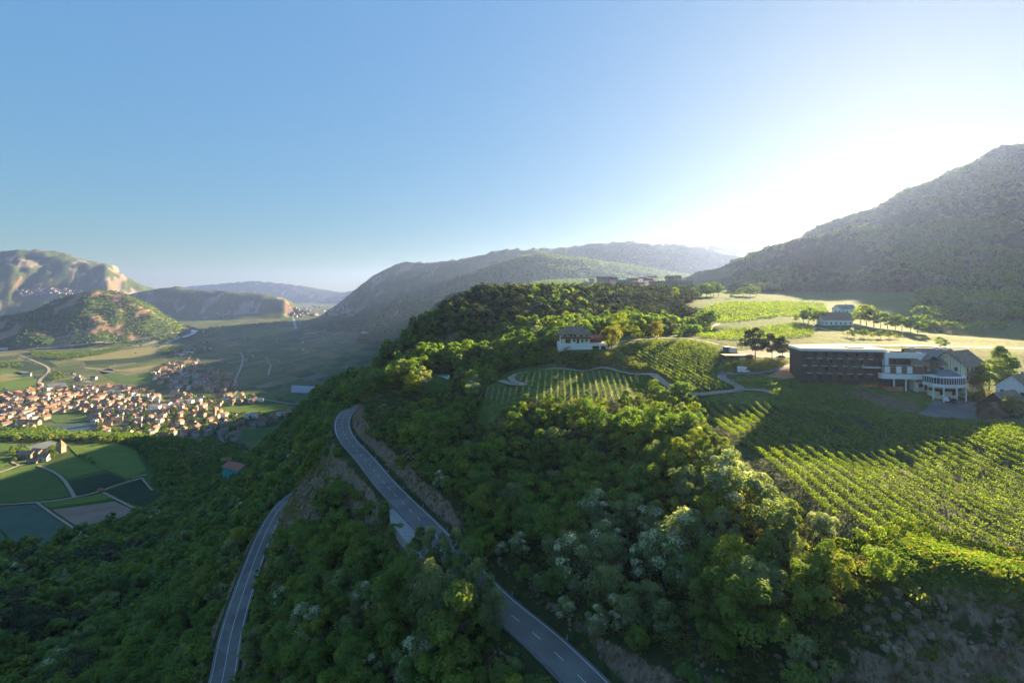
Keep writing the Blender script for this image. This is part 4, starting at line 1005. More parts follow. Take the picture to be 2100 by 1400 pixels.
tree_at('willow_tree', 2079, 859, 46, 'small round yellow tree in front of the brown-roofed barn', d0=120, wide=.95)
tree_at('bright_tree', 2043, 1192, 42, 'young feathery tree alone on the grass by the cliff edge', wide=.75)
for px, h, w, lb in ((2030, 62, 1.2, 'dark tree right of the old hotel wing'), (2052, 80, 1., 'tall slim tree behind the yard'), (2005, 45, 1.4, 'dark spreading tree at the right corner of the old hotel wing'), (2068, 66, 1., 'tall green tree above the white corner house')):
    tree_at('broad_crowned_tree' if w > 1.1 else 'slender_tree', px, 806 if px < 2040 else 790, h, lb, wide=w, d0=150)
for i_, (px, py, h) in enumerate([(1790,790,12),(1800,795,16),(1812,797,14),(1835,792,15),(1862,792,17),(1770,792,10),(1985,818,22),(2000,822,20),(1995,806,26),(2015,815,24),(1905,860,9),(1930,861,10),(1945,862,8)]):
    tree_at('bush', px, py, h, 'garden bush below the ' + ('white hotel block' if px < 1880 else 'old hotel wing') + ', %s from the left' % ordinal(i_ + 1 if px < 1880 else i_ - 5) if px < 1880 or px > 1950 else 'clipped bush on the lower edge of the yard, %s from the left' % ordinal(i_ - 9), lod=1, group='garden bushes round the hotel', d0=120)
# hedge-like growth on the banks
def bushes(px_poly, spacing, s0, s1, label, d0=60., kinds=('bush',), lod=1, z=-.2):
    p_ = hits(px_poly, d0); xs = [a for a, _ in p_]; ys = [b for _, b in p_]; x_, y_ = jgrid(min(xs), max(xs), min(ys), max(ys), spacing); m_ = inpoly(x_, y_, p_); x_, y_ = x_[m_], y_[m_]
    mass('undergrowth', np.stack([x_, y_, H(x_, y_) + z], -1), [random.choice(kinds) for _ in x_], lod, rng.uniform(s0, s1, len(x_)), label)
bushes([(1000,756),(1060,755),(1150,748),(1240,748),(1330,763),(1290,740),(1250,730),(1140,730),(1100,738)], 2.6, .5, 1.15, 'rough scrub on the bank under the villa', 200)
bushes([(1475,762),(1482,742),(1530,740),(1620,742),(1610,750),(1570,759),(1520,763)], 2.2, .45, .9, 'ivy and shrubs on the bank above the camper van', 200)
bushes([(1628,781),(1770,783),(1770,788),(1628,786)], 1.6, .2, .4, 'low planting at the foot of the dark hotel wing', 150)
def row_of_trees(lst, kind_list, group, d0):
    for i_, (px, py, h) in enumerate(lst):
        k_ = kind_list[i_ % len(kind_list)]
        tree_at(k_, px, py, h, 'hazy %s, %s from the left of the %s' % (SD[k_], ordinal(i_ + 1), group), lod=1, group=group, d0=d0, wide=1.15)
row_of_trees([(1632,660,16),(1648,662,26),(1658,663,34),(1670,664,24),(1680,665,30),(1690,660,14)], ['bright_tree', 'broadleaf_tree', 'broadleaf_tree'], 'clump left of the white farmhouse', 300)
row_of_trees([(1765,664,38),(1778,668,44),(1792,670,40),(1806,672,30),(1820,674,34),(1836,676,28),(1850,678,34),(1868,680,32),(1882,682,36)], ['broadleaf_tree', 'bright_tree', 'broad_crowned_tree', 'broadleaf_tree'], 'line right of the white farmhouse', 300)
row_of_trees([(1738,690,14),(1752,692,16),(1772,692,18),(1790,694,18),(1806,694,17),(1824,694,16),(1838,695,14)], ['bush', 'broadleaf_tree', 'bright_tree'], 'hedge before the white farmhouse', 280)
row_of_trees([(1432,612,18),(1440,610,26),(1448,610,30),(1457,609,26),(1464,608,30),(1474,608,24)], ['broadleaf_tree', 'broad_crowned_tree'], 'clump right of the hilltop village', 500)
row_of_trees([(1215,592,12),(1243,592,14),(1262,594,12),(1286,597,13),(1305,600,14),(1330,602,12),(1345,604,14),(1383,608,12)], ['broadleaf_tree', 'broad_crowned_tree', 'bright_tree'], 'row before the hilltop village', 500)
row_of_trees([(1512,606,12),(1525,606,18),(1538,606,24),(1552,607,20),(1500,612,10)], ['broadleaf_tree', 'bright_tree'], 'clump at the mountain foot', 500)
row_of_trees([(1408,662,14),(1420,665,22),(1432,668,30),(1445,670,36),(1456,668,34),(1462,666,26)], ['broad_crowned_tree', 'broadleaf_tree'], 'clump right of the pine hill', 250)

# ------------------------------------------------------------------ hotel: dark timber wing, white block
hx, hy = 123.6, 219.0; hz0 = CZ - 38.2
hotel = tag(empty('hotel', (hx, hy, hz0), math.radians(-9)), 'long flat-roofed hotel with dark timber balconies and a white end block', 'hotel')
b = MB(); b.box(0, 31.4, 0, 12, -6, 12.3); b.build('wall', 'dark_wood', hotel)
b = MB(); b.box(-.5, 33.5, -1.2, 12.6, 12.3, 12.45, 1); b.box(-.6, 33.6, -1.4, 12.8, 12.452, 13.5); b.box(0, 33, -.8, 12, 13.502, 13.6, 2); b.box(20, 26, 3, 6, 13.6, 14, 1); b.build('roof', ['white_wall', 'dark_wood', 'gravel'], hotel)
FL = [0.2, 3.35, 6.5, 9.6]
win = MB().box(0, 1.9, -.06, .1, 0, 2.3).mesh('window', 'glass'); pan = MB()
for k in range(9): pan.box(k * .23, k * .23 + .17, -1.45, -1.38, -.1, 2.5)
pan.box(0, 2.05, -1.37, -1.3, -.1, 2.5); pan = pan.mesh('timber_screen', 'dark_wood')
slab = MB().box(0, 1.85, -1.55, -.02, -.28, -.03).mesh('balcony_slab', 'white_paint'); rail = MB().box(0, 1.8, -1.46, -1.42, 0, .95).mesh('balustrade', 'glass'); wallp = MB().box(0, .2, -1.3, -.02, 0, 2.9).mesh('divider_wall', 'wood')
for fl, z in enumerate(FL):
    for k in range(8):
        x = .15 + k * 3.92 + (.0 if fl % 2 else 1.95)
        if x > 29.5 or (fl == 1 and k > 5) or (fl == 3 and k > 7): continue
        for me_, dx, dz in ((win, .0, .25), (slab, 0, 3.05 if fl < 3 else 2.6), (rail, 0, .05), (pan, 1.9, .1), (wallp, 1.88, .05)):
            if x + dx > 30: continue
            if me_ is slab and fl == 3: continue
            o = link(me_.name.split('.')[0], me_, hotel); o.location = (x + dx, 0, z + dz)
b = MB(); b.box(-.3, 0, -1.5, 12, -3.5, 12.3); b.build('end_wall', 'dark_wood', hotel)
b = MB(); b.box(22.8, 30, -2.6, .0, 5.9, 6.25); b.box(23, 23.2, -2.5, -2.4, 6.25, 7.2); b.build('roof_terrace', 'white_wall', hotel)
b = MB(); b.box(31.5, 45, -2.4, 10, -4, 8.6); b.box(31.5, 45, -2.4, 10, 9.0, 10.3); b.box(31.5, 33.4, -2.4, 10, 8.6, 9); b.box(43, 45, -2.4, 10, 8.6, 9.0)
b = MB(); b.box(31.5, 45, -1.5, 10, 3.9, 7.2); b.box(31.5, 32.8, -2.4, 10, 7.2, 10.2); b.box(43.9, 45, -2.4, 10, 7.2, 10.2); b.box(31.5, 45, -2.4, 10, 10.2, 12.1); b.box(29.2, 44.5, -4.2, -1.5, 1.9, 4.0); b.box(33, 45, .5, 10, -4, 3.9, 0)
b.prism([(45, -2.4), (49.4, 1.2), (49.4, 10), (45, 10)], -2, 12.1); b.build('white_block', 'white_wall', hotel)
b = MB(); b.box(32.8, 43.9, -1.0, -.8, 7.25, 10.15); b.build('window', 'glass', hotel)
mw = MB().box(0, .12, -1.15, -1.02, 7.25, 10.15).mesh('mullion', 'dark_wood')
for k in range(1, 7): o = link('mullion', mw, hotel); o.location.x = 32.8 + k * 1.6
b = MB(); b.box(30.5, 45, -4.1, -4.0, 4.0, 6.8, 0); b.box(30.5, 45, -4.15, -1.5, 6.85, 7.15, 0); b.build('balcony', 'wood', hotel)
cu = MB().prism([(0, -4.3), (2.0, -4.3), (1.4, -4.16), (.2, -4.16)], 4.3, 7.1).mesh('curved_screen', 'white_wall')
for x in (30.3, 34.6, 38.6): o = link('curved_screen', cu, hotel); o.location.x = x
b = MB(); b.box(30.5, 44, -.1, .45, -3.5, 1.9); b.build('glazed_front', 'glass', hotel)
pc = MB().box(-.22, .22, -.22, .22, -4, 1.9).mesh('column', 'white_wall')
for x in (34, 38.4, 42.6): o = link('column', pc, hotel); o.location = (x, -3.8, 0)
b = MB(); b.box(31.5, 45, -2.4, -2.3, 12.1, 12.6); b.box(44.9, 45, -2.4, 9, 12.1, 12.6); b.box(35, 41, 2, 5, 12.1, 12.9, 1); b.box(40.0, 40.1, 2, 2.1, 12.9, 15.2, 1); b.build('terrace_parapet', ['white_wall', 'dark_wood'], hotel)
# garden wall in front
tag(MB().box(0, 8.5, 0, .4, -1, 1.1).box(8.5, 8.9, -4, .4, -1, .9).box(8.5, 15, -4.4, -4, -1, .9).build('garden_wall', 'orange_earth'), 'low ochre garden wall below the white hotel block', 'garden wall')
o = bpy.data.objects['garden_wall']; wx_, wy_ = at(1762, 793); o.location = (wx_, wy_, gz(wx_, wy_))

# ------------------------------------------------------------------ old alpine-style wing
oz = CZ - 40.8
old = tag(empty('old_hotel', (0, 0, oz)), 'cream alpine hotel with brown roofs, timber balconies and glass pavilion on columns', 'hotel')
def oriented(o, x, y, deg): o.location = (x, y, 0); o.rotation_euler.z = math.radians(deg); return o
# main body, ridge parallel to the valley side
b = MB(); b.box(0, 17, 0, 11, -6, 11.4); b.gablewall(0, 0, 11, 11.4, 4.9); b.gablewall(16.8, 0, 11, 11.4, 4.9); A_ = oriented(b.build('wall', 'cream_wall', old), 164.5, 209.5, -6)
r_ = MB().gable(0, 17, 0, 11, 11.4, 4.9, 1.0).build('roof', 'roof_brown', old); oriented(r_, 164.5, 209.5, -6)
r_ = MB().add([(1.5, -.3, 11.55+.05), (13, -.3, 11.6), (13, 4.6, 15.75), (4.5, 4.6, 15.75)], [(0,1,2,3)]).add([(1.5,-.3,11.42),(13,-.3,11.42),(13,4.6,15.6),(4.5,4.6,15.6)], [(3,2,1,0)]).build('metal_roof_panel', 'roof_grey', old); oriented(r_, 164.5, 209.5, -6)
b = MB(); b.box(4.2, 8.8, -.9, 3, 9.3, 12.3); b.build('dormer', 'wood', old); oriented(bpy.context.scene.objects[-1] if False else old.children[-1], 164.5, 209.5, -6)
d_ = MB(); d_.add([(3.6,-1.7,12.1),(6.5,-1.7,14.1),(9.4,-1.7,12.1),(3.6,4.5,12.1),(6.5,4.5,14.1),(9.4,4.5,12.1),(3.6,-1.7,12.3),(6.5,-1.7,14.35),(9.4,-1.7,12.3),(3.6,4.5,12.3),(6.5,4.5,14.35),(9.4,4.5,12.3)], [(6,7,10,9),(7,8,11,10),(0,3,4,1),(1,4,5,2),(0,1,7,6),(1,2,8,7)]); oriented(d_.build('dormer_roof', 'roof_brown', old), 164.5, 209.5, -6)
def balc(w): 
    q = MB(); q.box(0, w, -1.1, 0, -.18, 0); q.box(0, w, -1.12, -1.04, 0, .95)
    return q
for x, z, w in ((.2, 3.6, 8.6), (.2, 6.9, 8.6), (4.2, 9.3, 4.6)):
    o = balc(w).build('balcony', 'wood', old); o.location = (164.5 + math.cos(-.105) * x, 209.5 + math.sin(-.105) * x - (.9 if z > 9 else 0), z); o.rotation_euler.z = -.105
wme = MB().box(0, 1.1, -.05, .05, 0, 1.5).mesh('window', 'glass'); sme = MB().box(-.3, -.02, -.08, -.02, 0, 1.5).box(1.12, 1.4, -.08, -.02, 0, 1.5).mesh('shutter', 'wood'); dme = MB().box(0, 1.3, -.05, .05, 0, 2.3).mesh('door', 'dark_wood')
for x, z, me_ in ((1.2,4.5,wme),(3.6,4.5,dme),(6.2,4.5,wme),(1.2,7.9,wme),(3.6,7.7,dme),(6.4,7.9,wme),(9.8,7.9,wme),(5.6,9.6,wme),(7.2,9.6,wme),(2.,1.2,wme),(4.,0,dme),(4.9,0,dme)):
    o = link(me_.name.split('.')[0], me_, old); o.location = (164.5 + math.cos(-.105) * x, 209.5 + math.sin(-.105) * x - (.95 if z == 9.6 else 0), z); o.rotation_euler.z = -.105
    if me_ is wme: s_ = link('shutter', sme, o)
for x in (3, 12.5, 15.5):
    o = MB().box(-.6, .6, -.6, .6, 13, 17.0).box(-.75, .75, -.75, .75, 17.0, 17.3).build('chimney', 'white_wall', old); oriented(o, 164.5 + x, 215 - x * .1, -6)
# gabled block turned towards the viewer: local x runs along its long right side
gb = (179.0, 202.5, 25.5); ca, sa = math.cos(math.radians(25.5)), math.sin(math.radians(25.5))
def gl(o, x=0, y=0, z=0): o.location = (gb[0] + ca * x - sa * y, gb[1] + sa * x + ca * y, z); o.rotation_euler.z = math.radians(25.5); return o
b = MB(); b.box(0, 15, 0, 11.5, -6, 11.2); b.gablewall(0, 0, 11.5, 11.2, 4.6); b.gablewall(14.8, 0, 11.5, 11.2, 4.6); gl(b.build('wall', 'cream_wall', old))
gl(MB().gable(0, 15, 0, 11.5, 11.2, 4.6, 1.2).build('roof', 'roof_brown', old))
gl(MB().add([(3,6.6,15.45),(9,6.6,15.45),(9,11,11.95),(3,11,11.95)], [(0,1,2,3)]).build('metal_roof_panel', 'white_wall', old))
for z in (4.6, 7.8):
    o = balc(13).build('balcony', 'wood', old); gl(o, 1, 0, z)
    for k in range(4): gl(link('window', wme, old), 1.8 + k * 3.2, 0, z + .5)
vb = MB()
for k in range(9): vb.box(-.05, 0, 1.3 + k * 1.1, 1.4 + k * 1.1, 7, 11.5 + 3.9 * (1 - abs(1.35 + k * 1.1 - 5.75) / 5.75))
gl(vb.build('timber_batten', 'wood', old))
for y_ in (2.2, 8.2):
    for z in (4.6, 7.9):
        o = link('window', wme, old); gl(o, -.03, y_ + 1.1, z + .6); o.rotation_euler.z += math.radians(-90)
for z, w in ((7.4, 3.6), (10.2, 3.6)):
    o = balc(w).build('balcony', 'wood', old); gl(o, -.03, 11.4, z - 1); o.rotation_euler.z += math.radians(-90)
# glass pavilion on columns with a rounded front
pv_ = [(165.5,206.5),(165.9,201.6),(168.0,199.2),(172.5,198.6),(177.0,199.6),(179.2,202.4),(175.5,208.5)]
b = MB(); b.prism(pv_, 2.9, 4.1); b.prism(pv_, 6.5, 6.9); b.build('pavilion_deck', 'white_wall', old)
cg = (172.5, 203.); ins_ = [(cg[0] + (x - cg[0]) * .97, cg[1] + (y - cg[1]) * .97) for x, y in pv_]
MB().prism(ins_, 4.1, 6.5).build('pavilion_glazing', 'glass', old)
MB().add([(168,201,6.95),(177,201.5,6.95),(177.8,207,8.7),(170,208,8.9)], [(0,1,2,3)]).add([(168,201,6.9),(177,201.5,6.9),(177.8,207,8.6),(170,208,8.8)], [(3,2,1,0)]).build('pavilion_roof', 'roof_grey', old)
ml = MB().box(-.06, .06, -.06, .06, 4.1, 6.5).mesh('mullion', 'white_paint'); cl_ = MB().box(-.2, .2, -.2, .2, -4.2, 2.9).mesh('column', 'white_wall')
for (x0_, y0_), (x1_, y1_) in list(zip(pv_[:-1], pv_[1:]))[:5]:
    nn = max(2, int(math.hypot(x1_ - x0_, y1_ - y0_) / .9))
    for k in range(nn):
        o = link('mullion', ml, old); o.location = (x0_ + (x1_ - x0_) * k / nn, y0_ + (y1_ - y0_) * k / nn, 0)
for (x, y) in pv_[1:6]: o = link('column', cl_, old); o.location = (x, y, 0); o.scale.z = 1.2 if y < 200 else 1
b = MB(); b.prism([(167.5,206.5),(168.2,202.5),(174.5,201.8),(177.8,204),(175,209)], -5, 2.9); b.build('base_storey', 'cream_wall', old)
b = MB(); b.prism([(166.8,205),(167.4,201.6),(174.8,200.9),(178.6,203.3),(178.2,204),(174.5,201.8),(168.2,202.5),(167.6,205)], 1.0, 1.9); b.build('terrace_railing', 'dark_wood', old)
for x in (169, 171.4, 173.5): o = link('door', dme, old); o.location = (x, 202.3 - (x - 168) * .1, -3.2 + (2.7 if x != 171.4 else 0)); o.scale.z = .8

# ------------------------------------------------------------------ villa above the striped vineyard
vx, vy = 25.6, 277.5; vz = CZ - 33.6
villa = tag(empty('villa', (vx, vy, vz)), 'cream villa with brown hipped roof on a tall white retaining base', 'villa')
b = MB(); b.box(0, 18, 0, 14, -3, 4.6); b.box(18, 26, 0, 14, 3.4, 4.6); b.box(18, 26, 9, 14, -3, 3.4); b.box(21.7, 22.6, 0, .9, -3, 3.4); b.box(25.4, 26, 0, 9, -3, 3.4); b.build('base_wall', 'white_wall', villa)
b = MB(); b.box(1.4, 17, 2.2, 13, 4.6, 10.2); b.build('wall', 'cream_wall', villa)
MB().gable(1.4, 17, 1.6, 13.6, 10.2, 3.0, 1.6, .3, hip=5.5).build('roof', 'roof_brown', villa)
for x in (7.0, 8.3, 11.0, 12.3): o = MB().box(0, .9, -.5, .5, 0, .12).build('skylight', 'roof_grey', villa); o.location = (x, 4.9, 12.05); o.rotation_euler.x = .47
b = MB(); b.box(8.5, 9.1, 7.3, 7.9, 12.6, 14.2); b.build('chimney', 'white_wall', villa)
b = MB(); b.box(1.0, 17.2, .9, 2.2, 7.25, 7.45); b.box(1.0, 17.2, .85, .95, 7.45, 8.2); b.build('balcony', 'wood', villa)
pm_ = MB().box(-.09, .09, .85, 1.03, 4.6, 10.1).mesh('balcony_post', 'wood')
for x in (1.3, 5.2, 9.1, 13.0, 17.0): o = link('balcony_post', pm_, villa); o.location.x = x
for x, z, me_ in ((3.6,4.7,dme),(5.0,4.7,dme),(7.8,5.4,wme),(9.8,4.7,dme),(12.2,5.2,wme),(14.6,5.4,wme),(2.6,8.3,wme),(6.2,8.3,wme),(8.0,8.3,wme),(11.6,8.3,wme),(14.8,8.3,wme)):
    o = link(me_.name.split('.')[0], me_, villa); o.location = (x, 2.17, z)
b = MB(); b.box(17.2, 24, 6, 13, 4.6, 6.8); b.build('annex', 'wood', villa)
MB().gable(17, 25.5, 4.5, 13, 7.0, 1.6, .5, .25).build('annex_roof', 'roof_red', villa)
b = MB(); b.box(18.2, 21.6, 2.5, 2.6, -2.5, 3.3); b.box(22.7, 25.3, 2.5, 2.6, -2.5, 3.3); b.build('garage_door', 'dark_wood', villa)
hdr = MB().box(0, 1.7, -.04, .04, 0, .35).mesh('flower_box', 'roof_red')
for x in (1.8, 5.8, 10, 14): o = link('flower_box', hdr, villa); o.location = (x, .8, 7.9)

# ------------------------------------------------------------------ farmhouses, barn and corner house
def house(name, x, y, z, w, d, h, rh, rz, wall, roof, label, cat='house', windows=3, storeys=1, group=None, chimney=True, ov=.6, under=3.):
    r = tag(empty(name, (x, y, z), rz), label, cat, group)
    b = MB().box(0, w, 0, d, -under, h); b.gablewall(0, 0, d, h, rh, .2); b.gablewall(w - .2, 0, d, h, rh, .2); b.build('wall', wall, r)
    MB().gable(0, w, 0, d, h, rh, ov).build('roof', roof, r)
    for s in range(storeys):
        for k in range(windows):
            o = link('window', wme, r); o.location = (w * (k + .5) / windows - .55, -.01, .9 + s * 2.9)
            if w < 14 or k % 2 == 0:
                o = link('window', wme, r); o.location = (-.01, d * (k + 1) / (windows + 1) + .55, .9 + s * 2.9); o.rotation_euler.z = -math.pi / 2
    if chimney: MB().box(w * .6, w * .6 + .7, d * .55, d * .55 + .7, h + rh * .5, h + rh + .9).build('chimney', 'stone_wall', r)
    return r
fx_, fy_ = at(1690, 667, 300)
house('farmhouse', fx_, fy_, gz(fx_, fy_) , 21, 11, 4.6, 5.0, math.radians(-4), 'white_wall', 'roof_brown', 'long white farmhouse with a big brown roof in front of the mountain', 'farmhouse', 6, 1)
fx_, fy_ = at(1745, 655, 300)
house('farmhouse', fx_ - 1, fy_ + 12, gz(fx_, fy_ + 12) + 1, 17, 10, 7.0, 3.6, math.radians(12), 'white_wall', 'roof_grey', 'taller white house half hidden behind the long farmhouse', 'house', 4, 2)
bx_, by_ = 174.5, 178.0
house('barn', bx_, by_, gz(bx_, by_) - .3, 12.5, 10.5, 3.0, 5.2, math.radians(24), 'dark_wood', 'roof_brown', 'brown-roofed timber barn with a roof window on the right of the yard', 'barn', 2, 1, chimney=False, ov=1.1)
b_ = bpy.data.objects['barn']; sk = MB().add([(4.5,1.6,5.0),(6.3,1.6,5.0),(6.3,3.1,6.48),(4.5,3.1,6.48)], [(0,1,2,3)]).build('skylight', 'white_paint', b_)
house('shed', bx_ - 4.5, by_ - .5, gz(bx_, by_) - .4, 5.5, 6.5, 2.2, 3.0, math.radians(24), 'wood', 'roof_brown', 'small lean-to shed joined to the left end of the barn', 'shed', 1, 1, chimney=False, ov=.8)
house('corner_house', 188, 186, gz(188, 186), 13, 10, 6.8, 4.4, math.radians(20), 'white_wall', 'roof_brown', 'white two-storey house with a brown roof cut by the right edge', 'house', 4, 2)
# low dark pavilion and boxes above the camper van
px_, py_ = at(1487, 741, 200)
pav = tag(empty('pavilion', (px_ + .5, py_, gz(px_, py_) + .4), math.radians(-3)), 'low dark flat-roofed pavilion in front of the cedars', 'pavilion')
MB().box(0, 13.5, 0, 6, -2.5, 2.4).build('wall', 'dark_wood', pav); MB().box(-.8, 14.2, -.9, 6.6, 2.4, 2.75).build('roof', 'dark_wood', pav)
o = MB().box(0, 1.3, -.08, .02, .4, 1.8).build('window', 'cream_wall', pav); o.location.x = 6.9; o = MB().box(0, 1.3, -.08, .02, .4, 1.8).build('window', 'cream_wall', pav); o.location.x = 8.4
x_, y_ = at(1487, 721, 240); tag(MB().box(0, 3.4, 0, 3, -.5, 2.5).box(-.06, 3.46, -.06, 3.06, 2.5, 2.66, 1).build('container', ['blue_tarp', 'white_paint']), 'blue container with a white lid left of the cedars', 'container').location = (x_, y_, gz(x_, y_))
x_, y_ = at(1497, 723, 240); tag(MB().box(0, 4, 0, 3, -.5, 2.4).box(.3, 3.6, .3, 2.7, 2.4, 2.7).build('container', 'white_paint'), 'white container next to the blue one', 'container').location = (x_, y_, gz(x_, y_))

# ------------------------------------------------------------------ vehicles
def vehicle(name, px, py, rz, label, cat, paint, prof, width, wheels, wr, d0, glassp, box=None):
    x, y = at(px, py, d0); r = tag(empty(name, (x, y, gz(x, y) + .12), rz), label, cat)
    def ext(pl, w, nm, mt, inset=0.):
        n = len(pl); vs = [(a, -w, z) for a, z in pl] + [(a, w, z) for a, z in pl]
        return MB().add(vs, [tuple(range(n)), tuple(range(n, 2 * n))[::-1]] + [(i, (i + 1) % n, (i + 1) % n + n, i + n)[::-1] for i in range(n)]).build(nm, mt, r)
    bo = ext(prof, width, 'body', paint); bv = bo.modifiers.new('bevel', 'BEVEL'); bv.width = .06; bv.segments = 2
    ext(glassp, width + .015, 'window', 'glass')
    for a in wheels:
        for s in (-1, 1): MB().tube((a, s * (width - .18), wr), (a, s * (width + .02), wr), wr, wr, 12).tube((a, s * (width + .021), wr), (a, s * (width + .03), wr), wr * .55, wr * .55, 8, 1).build('wheel', ['tyre', 'metal_grey'], r)
    for s in (-1, 1):
        MB().box(prof[-1][0] - .02, prof[-1][0] + .03, s * width * .75 - .15, s * width * .75 + .15, .62, .78).build('headlight', 'white_paint', r)
    return r
car_p = [(-2.1,.35),(-2.15,.85),(-1.9,1.0),(-1.35,1.46),(.25,1.5),(1.0,1.0),(1.9,.85),(2.1,.65),(2.1,.35)]
car_g = [(-1.7,1.0),(-1.28,1.38),(.2,1.42),(.82,1.0)]
vehicle('parked_car', 1939, 823, math.radians(-118), 'white car parked beneath the glass pavilion', 'car', 'white_car', car_p, .88, (-1.3, 1.3), .33, 120, car_g)
vehicle('parked_car', 1956, 826, math.radians(-112), 'dark blue car parked right of the white car', 'car', 'dark_car', car_p, .86, (-1.3, 1.3), .33, 120, car_g)
vehicle('parked_car', 1601, 735, math.radians(185), 'dark car parked under the right-hand cedar', 'car', 'dark_car', car_p, .86, (-1.3, 1.3), .33, 200, car_g)
vehicle('camper_van', 1526, 764.5, math.radians(2), 'white camper van with a raised cab bed on the driveway', 'camper van', 'white_car',
        [(-2.9,.4),(-2.9,2.7),(-2.6,2.85),(-.2,2.85),(.9,2.75),(1.0,2.2),(.75,1.9),(1.2,1.3),(2.2,1.05),(2.5,.8),(2.5,.4)][::1], 1.05, (-1.8, 1.6), .36, 200, [(.1,1.35),(.1,1.85),(.7,1.85),(1.1,1.35)])

# ------------------------------------------------------------------ hilltop village, far
def block(px, py, D, wpx, hpx, dep, wall, roof, label, rh=3.4, flat=False, rz=0., cat='house'):
    x = (px - 1050) / FPX * D; z = CZ - (py - 595) / FPX * D; w = wpx / FPX * D; h = hpx / FPX * D
    r = tag(empty('village_house', (x, D, z), rz), label, cat, 'buildings of the hilltop village')
    b = MB().box(0, w, 0, dep, -8, h)
    if not flat: b.gablewall(0, 0, dep, h, rh, .3); b.gablewall(w - .3, 0, dep, h, rh, .3)
    b.build('wall', wall, r)
    (MB().box(-.5, w + .5, -.5, dep + .5, h, h + .6) if flat else MB().gable(0, w, 0, dep, h, rh, .8)).build('roof', roof, r)
    n = max(2, int(w / 4.2))
    for fl in range(max(1, int(h / 3.2))):
        for k in range(n): o = link('window', wme, r); o.location = (w * (k + .5) / n - .5, -.02, .8 + fl * 3.1)
    return r
block(1196, 583, 790, 36, 4, 8, 'white_wall', 'roof_grey', 'long low white building at the left end of the hilltop village', flat=True)
block(1226, 577, 840, 30, 6, 12, 'house_wall', 'roof_brown', 'brown-roofed building behind the low white one in the village', 3)
block(1251, 578, 830, 16, 5, 9, 'house_wall', 'roof_red', 'small reddish-roofed village house')
block(1266, 583, 800, 30, 7, 12, 'stone_wall', 'roof_grey', 'grey long village building with slate roof', 2)
block(1288, 580, 815, 20, 6, 10, 'house_wall', 'roof_red', 'red-roofed village house in the middle of the row', 3)
block(1300, 589, 780, 22, 8, 10, 'house_wall', 'roof_red', 'pink-roofed village house at the wood edge', 2)
block(1311, 578, 835, 16, 7, 10, 'white_wall', 'roof_grey', 'white village house with grey roof', 2)
block(1322, 583, 810, 18, 8, 11, 'white_wall', 'roof_red', 'white village house left of the stone castle', 3)
block(1330, 575, 850, 18, 6, 10, 'white_wall', 'roof_brown', 'far white house with bright roof behind the village', 2)
block(1320, 595, 770, 14, 8, 9, 'white_wall', 'roof_grey', 'pale flat house below the village', flat=True)
cs = block(1336, 595, 765, 58, 18, 16, 'stone_wall', 'roof_brown', 'large stone castle-like building in the hilltop village', 3, True, cat='castle')
block(1370, 582, 785, 28, 13, 16, 'stone_wall', 'roof_brown', 'brown-roofed stone tower block of the castle', 3)
block(1393, 593, 760, 28, 17, 14, 'stone_wall', 'stone_wall', 'tan castle wing on the right with a broken top edge', flat=True)
block(1360, 603, 745, 28, 7, 9, 'dark_wood', 'white_wall', 'long dark shed with a white roof below the castle', flat=True)
block(1392, 604, 742, 34, 6, 9, 'dark_wood', 'roof_grey', 'long dark shed with a grey roof right of the white-roofed one', flat=True)

for k_ in range(16):
    qx = 1212 + k_ * 13.2 + random.uniform(-4, 4)
    block(qx, 583 + (k_ % 3) * 4, 905 - (k_ % 3) * 38, random.uniform(9, 14), random.uniform(5, 8), 9, ['white_wall', 'cream_wall', 'house_wall'][k_ % 3], ['roof_red', 'roof_brown'][k_ % 2], 'small %s house with %s roof in the hilltop village, %s of its row' % (['white', 'cream', 'pale'][k_ % 3], ['red', 'brown'][k_ % 2], ordinal(k_ + 1)), random.uniform(2.4, 3.4), rz=random.uniform(-.3, .3))
# ------------------------------------------------------------------ lawn with pool on the ledge
x_, y_ = at(905, 772, 200)
pool = tag(empty('swimming_pool', (x_, y_, gz(x_, y_) + .35)), 'small blue swimming pool on the cliff-top lawn', 'pool')
MB().box(-4.6, 4.6, -2.6, 2.6, -1.5, 0).build('surround', 'white_paint', pool); MB().box(-3.9, 3.9, -2, 2, -.1, .04).build('water', 'pool_water', pool)

# ------------------------------------------------------------------ lattice pylon on the spur
def pylon(px, py, D, hh_, label):
    x, y = at(px, py, D); r = tag(empty('power_pylon', (x, y, gz(x, y) - .3)), label, 'pylon', 'pylons on the spur'); b = MB(); n = 7
    lv = [(i / n * hh_, 1.7 * (1 - i / n) + .35) for i in range(n + 1)]
    for (z0, w0), (z1, w1) in zip(lv[:-1], lv[1:]):
        c0 = [(-w0,-w0,z0),(w0,-w0,z0),(w0,w0,z0),(-w0,w0,z0)]; c1 = [(-w1,-w1,z1),(w1,-w1,z1),(w1,w1,z1),(-w1,w1,z1)]
        for k in range(4):
            b.tube(c0[k], c1[k], .13, .13, 4); b.tube(c0[k], c1[(k + 1) % 4], .07, .07, 3); b.tube(c0[(k + 1) % 4], c1[k], .07, .07, 3)
    b.build('tower', 'rust_metal', r)
    for z, w in ((hh_ * .72, 3.6), (hh_ * .88, 2.8)):
        MB().tube((-w, 0, z), (w, 0, z + .2), .12, .12, 4).tube((-w, 0, z), (0, 0, z + 1.2), .07, .07, 3).tube((w, 0, z), (0, 0, z + 1.2), .07, .07, 3).build('cross_arm', 'rust_metal', r)
        MB().tube((-w, 0, z), (-w, 0, z - 1), .08, .08, 4).tube((w, 0, z), (w, 0, z - 1), .08, .08, 4).build('insulator', 'dark_wood', r)
pylon(700, 812, 380, 21, 'rust-coloured lattice power pylon on the spur left of the wooded hill')

